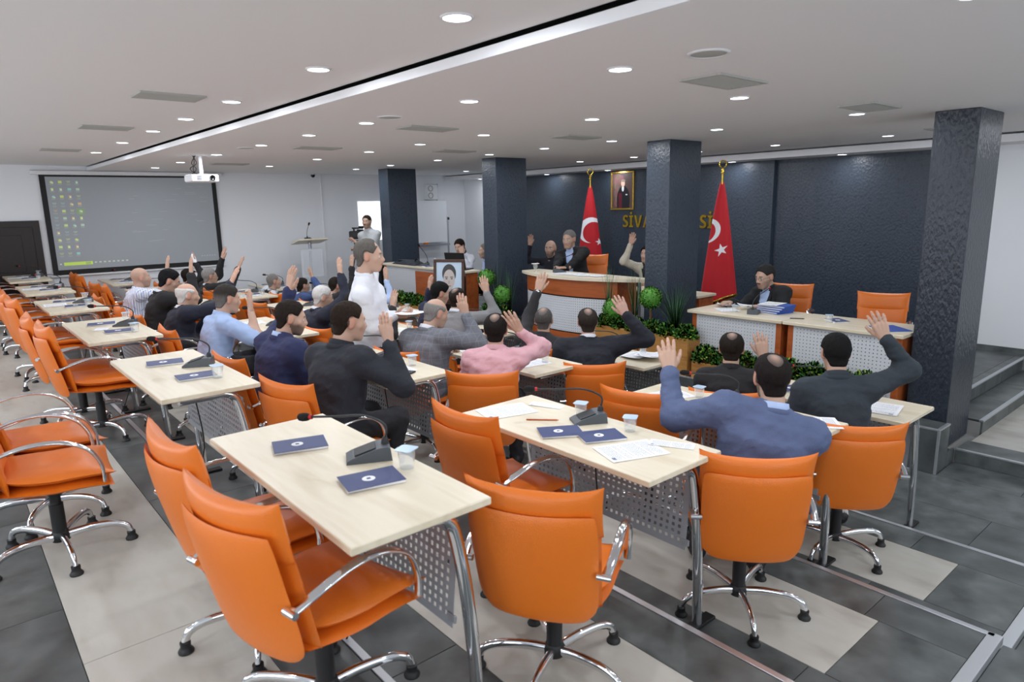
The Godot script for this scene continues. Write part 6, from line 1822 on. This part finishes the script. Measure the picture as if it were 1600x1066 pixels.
	sit(-10.30, -4.34, 3, 0, {"label": "man in steel blue jacket hidden behind the navy suit's raised hand", "head": Vector3(-10.35, 1.15, -4.42), "r": Vector3(-10.10, 1.36, -4.50), "coat": "coat_steel", "hair": Color(0.02, 0.016, 0.013)}, "orange chair under the man in the steel blue jacket")
	sit(-10.95, -4.06, 3, 0, {"label": "grey-haired man in black waistcoat and white shirt leaning back", "head": Vector3(-10.768, 1.216, -4.12), "coat": "vest_black", "vest": true, "jacket": false, "hair": Color(0.2, 0.19, 0.18), "cut": "receding", "thick": 0.006, "face": -0.1}, "orange chair under the man in the black waistcoat")
	# dais
	var S := func(x, z): return Vector3(x, STAGE, z)
	var man := {"label": "bespectacled man in black jacket reading papers at the council desk", "at": Vector3(-4.05, STAGE, -7.58), "turn": PI - 0.28, "head": Vector3(-4.15, 1.46, -7.45), "coat": "coat_black", "shirt": "shirt_blue", "open": 0.085, "hair": Color(0.03, 0.028, 0.026), "glasses": true, "moustache": true, "beard": 0.2, "nod": -0.22, "hz": 0.06, "hscale": Vector3(1.12, 1.12, 1.12), "big": 1.1}
	man.r = [Vector3(-4.36, 1.175, -7.10), Vector3(-0.3, 0, 0.9), Vector3(0, -1, 0)]; man.l = [Vector3(-3.92, 1.175, -7.08), Vector3(-0.5, 0, 0.8), Vector3(0, -1, 0)]
	person(man)
	person({"label": "bald grey-bearded man in dark shirt waving at the low side desk", "at": Vector3(-8.28, STAGE, -8.0), "turn": PI + 0.25, "head": Vector3(-8.29, 1.62, -7.9), "r": Vector3(-8.66, 1.745, -7.75), "coat": "shirt_ink", "shirt": "shirt_ink", "collar": "shirt_ink", "jacket": false, "cuff": false, "hair": Color(0.05, 0.045, 0.04), "cut": "bald", "beard": 0.8, "beard_col": Color(0.12, 0.11, 0.10), "face": 0.2, "hscale": Vector3(1.1, 1.1, 1.1)})
	man = {"label": "grey-haired chairman in black suit speaking behind the curved podium", "at": Vector3(-7.52, 0.6, -7.75), "turn": PI + 0.35, "head": Vector3(-7.6, 1.80, -7.65), "coat": "coat_black", "shirt": "shirt_blue", "open": 0.075, "hair": Color(0.19, 0.18, 0.17), "thick": 0.008, "face": -0.1, "nod": -0.1, "hz": 0.06, "hscale": Vector3(1.16, 1.16, 1.16), "big": 1.1}
	man.r = [Vector3(-7.46, 1.405, -7.22), Vector3(0.7, 0, 0.4), Vector3(0, -1, 0)]; man.l = [Vector3(-7.24, 1.405, -7.24), Vector3(-0.6, 0, 0.5), Vector3(0, -1, 0)]
	person(man)
	man = {"label": "dark-haired woman in white resting her cheek behind the laptop", "at": Vector3(-9.76, STAGE, -7.2), "turn": PI + 0.4, "head": Vector3(-9.77, 1.65, -7.1), "coat": "shirt_white", "shirt": "shirt_white", "jacket": false, "hair": Color(0.018, 0.012, 0.010), "cut": "long", "hair_label": "long dark hair", "nod": -0.3, "slim": 0.9, "big": 0.9, "cuff": false, "hscale": Vector3(0.95, 0.95, 0.95)}
	man.l = [Vector3(-9.56, 1.52, -7.0), Vector3(-0.35, 0.9, -0.1), Vector3(-0.8, 0, -0.4)]
	person(man)
	person({"label": "grey-haired man in light blue shirt half hidden by the podium column", "at": Vector3(-9.15, STAGE, -7.25), "turn": PI - 0.5, "head": Vector3(-9.11, 1.59, -7.15), "coat": "shirt_blue", "shirt": "shirt_blue", "jacket": false, "hair": Color(0.2, 0.17, 0.13)})
	person({"label": "dark-haired woman in cream jacket waving from behind the column", "at": Vector3(-6.38, STAGE, -8.25), "turn": PI + 0.1, "head": Vector3(-6.42, 1.59, -8.1), "r": Vector3(-6.60, 1.81, -7.92), "coat": "coat_cream", "shirt": "vest_black", "open": 0.09, "hair": Color(0.012, 0.010, 0.010), "cut": "long", "hair_label": "long dark hair", "slim": 0.9, "big": 0.92, "watch": "black", "cuff": false})
	# standing
	man = {"label": "standing grey-haired man in white shirt holding papers between the rows", "at": Vector3(-5.30, ROW_Y[2], -2.88), "turn": -0.66, "big": 1.18, "hscale": Vector3(1.08, 1.08, 1.08), "stand": true, "head": Vector3(-5.11, 1.955, -2.78), "coat": "shirt_white", "jacket": false, "cuff": false, "hair": Color(0.11, 0.10, 0.09), "cut": "receding", "thick": 0.014, "cell": 0.015, "face": 0.05, "nod": -0.05, "longcoat": false, "folds": 0.004}
	man.r = [Vector3(-5.10, 1.43, -2.98), Vector3(0.75, 0.05, -0.6), Vector3(-0.5, 0.6, -0.3)]
	person(man)
	sheet(Vector3(-4.93, 1.455, -3.06), 0.5, "white sheets held by the standing man in the white shirt", 1, 0.02)
	man = {"label": "camera operator in light grey t-shirt standing by the tripod", "at": Vector3(-11.97, STAGE, -6.62), "turn": PI + 0.5, "stand": true, "head": Vector3(-11.97, 2.08, -6.5), "coat": "tee", "shirt": "tee", "collar": "tee", "short": true, "jacket": false, "hair": Color(0.03, 0.022, 0.016), "moustache": true, "beard": 0.3, "longcoat": false, "face": 0.15}
	man.r = [Vector3(-12.22, 1.70, -6.36), Vector3(-0.7, 0.3, 0.0), Vector3(0, -0.5, 0.6)]; man.l = [Vector3(-12.06, 1.55, -6.30), Vector3(-0.7, 0.2, 0.1), Vector3(0, -1, 0)]
	person(man)

func _ready() -> void:
	var cam := Camera3D.new()
	cam.name = "camera"
	cam.fov = 53.504
	cam.near = 0.05
	add_child(cam)
	cam.position = Vector3(0, 2.354, 0)
	cam.rotation_order = EULER_ORDER_YXZ
	cam.rotation_degrees = Vector3(-11.396, 49.756, -1.144)
	cam.current = true
	var lens := CameraAttributesPhysical.new()
	lens.frustum_focal_length = 23.803; lens.exposure_aperture = 3.2; lens.frustum_focus_distance = 5.8
	cam.attributes = lens
	var env := Environment.new()
	env.background_mode = Environment.BG_COLOR
	env.background_color = Color(0.75, 0.82, 0.9)
	env.tonemap_mode = Environment.TONE_MAPPER_LINEAR
	env.tonemap_exposure = 1.0
	env.sdfgi_enabled = true; env.ssao_enabled = true; env.ssil_enabled = true
	var we := WorldEnvironment.new(); we.name = "world"; we.environment = env
	add_child(we)
	noise.noise_type = FastNoiseLite.TYPE_SIMPLEX_SMOOTH; noise.frequency = 0.1; noise.fractal_octaves = 3; noise.seed = 3
	rng.seed = 1
	var t0 := Time.get_ticks_msec()
	materials()
	room()
	daylight()
	ceiling_fixtures()
	desks()
	chairs()
	dais()
	letters()
	pictures()
	screen()
	flag(Vector3(-8.6, STAGE, -9.2), 2.66 - STAGE, 1.0 - STAGE, 0.25, 0.72, 0, "red flag on a gold pole behind the chairman's chair")
	flag(Vector3(-5.64, STAGE, -8.8), 2.62 - STAGE, 0.88 - STAGE, 0.25, 0.62, 1, "red flag on a gold pole beside the bespectacled man")
	hall_things()
	plants()
	desk_things()
	print("room built ", Time.get_ticks_msec() - t0)
	members()
	print("people built ", Time.get_ticks_msec() - t0)
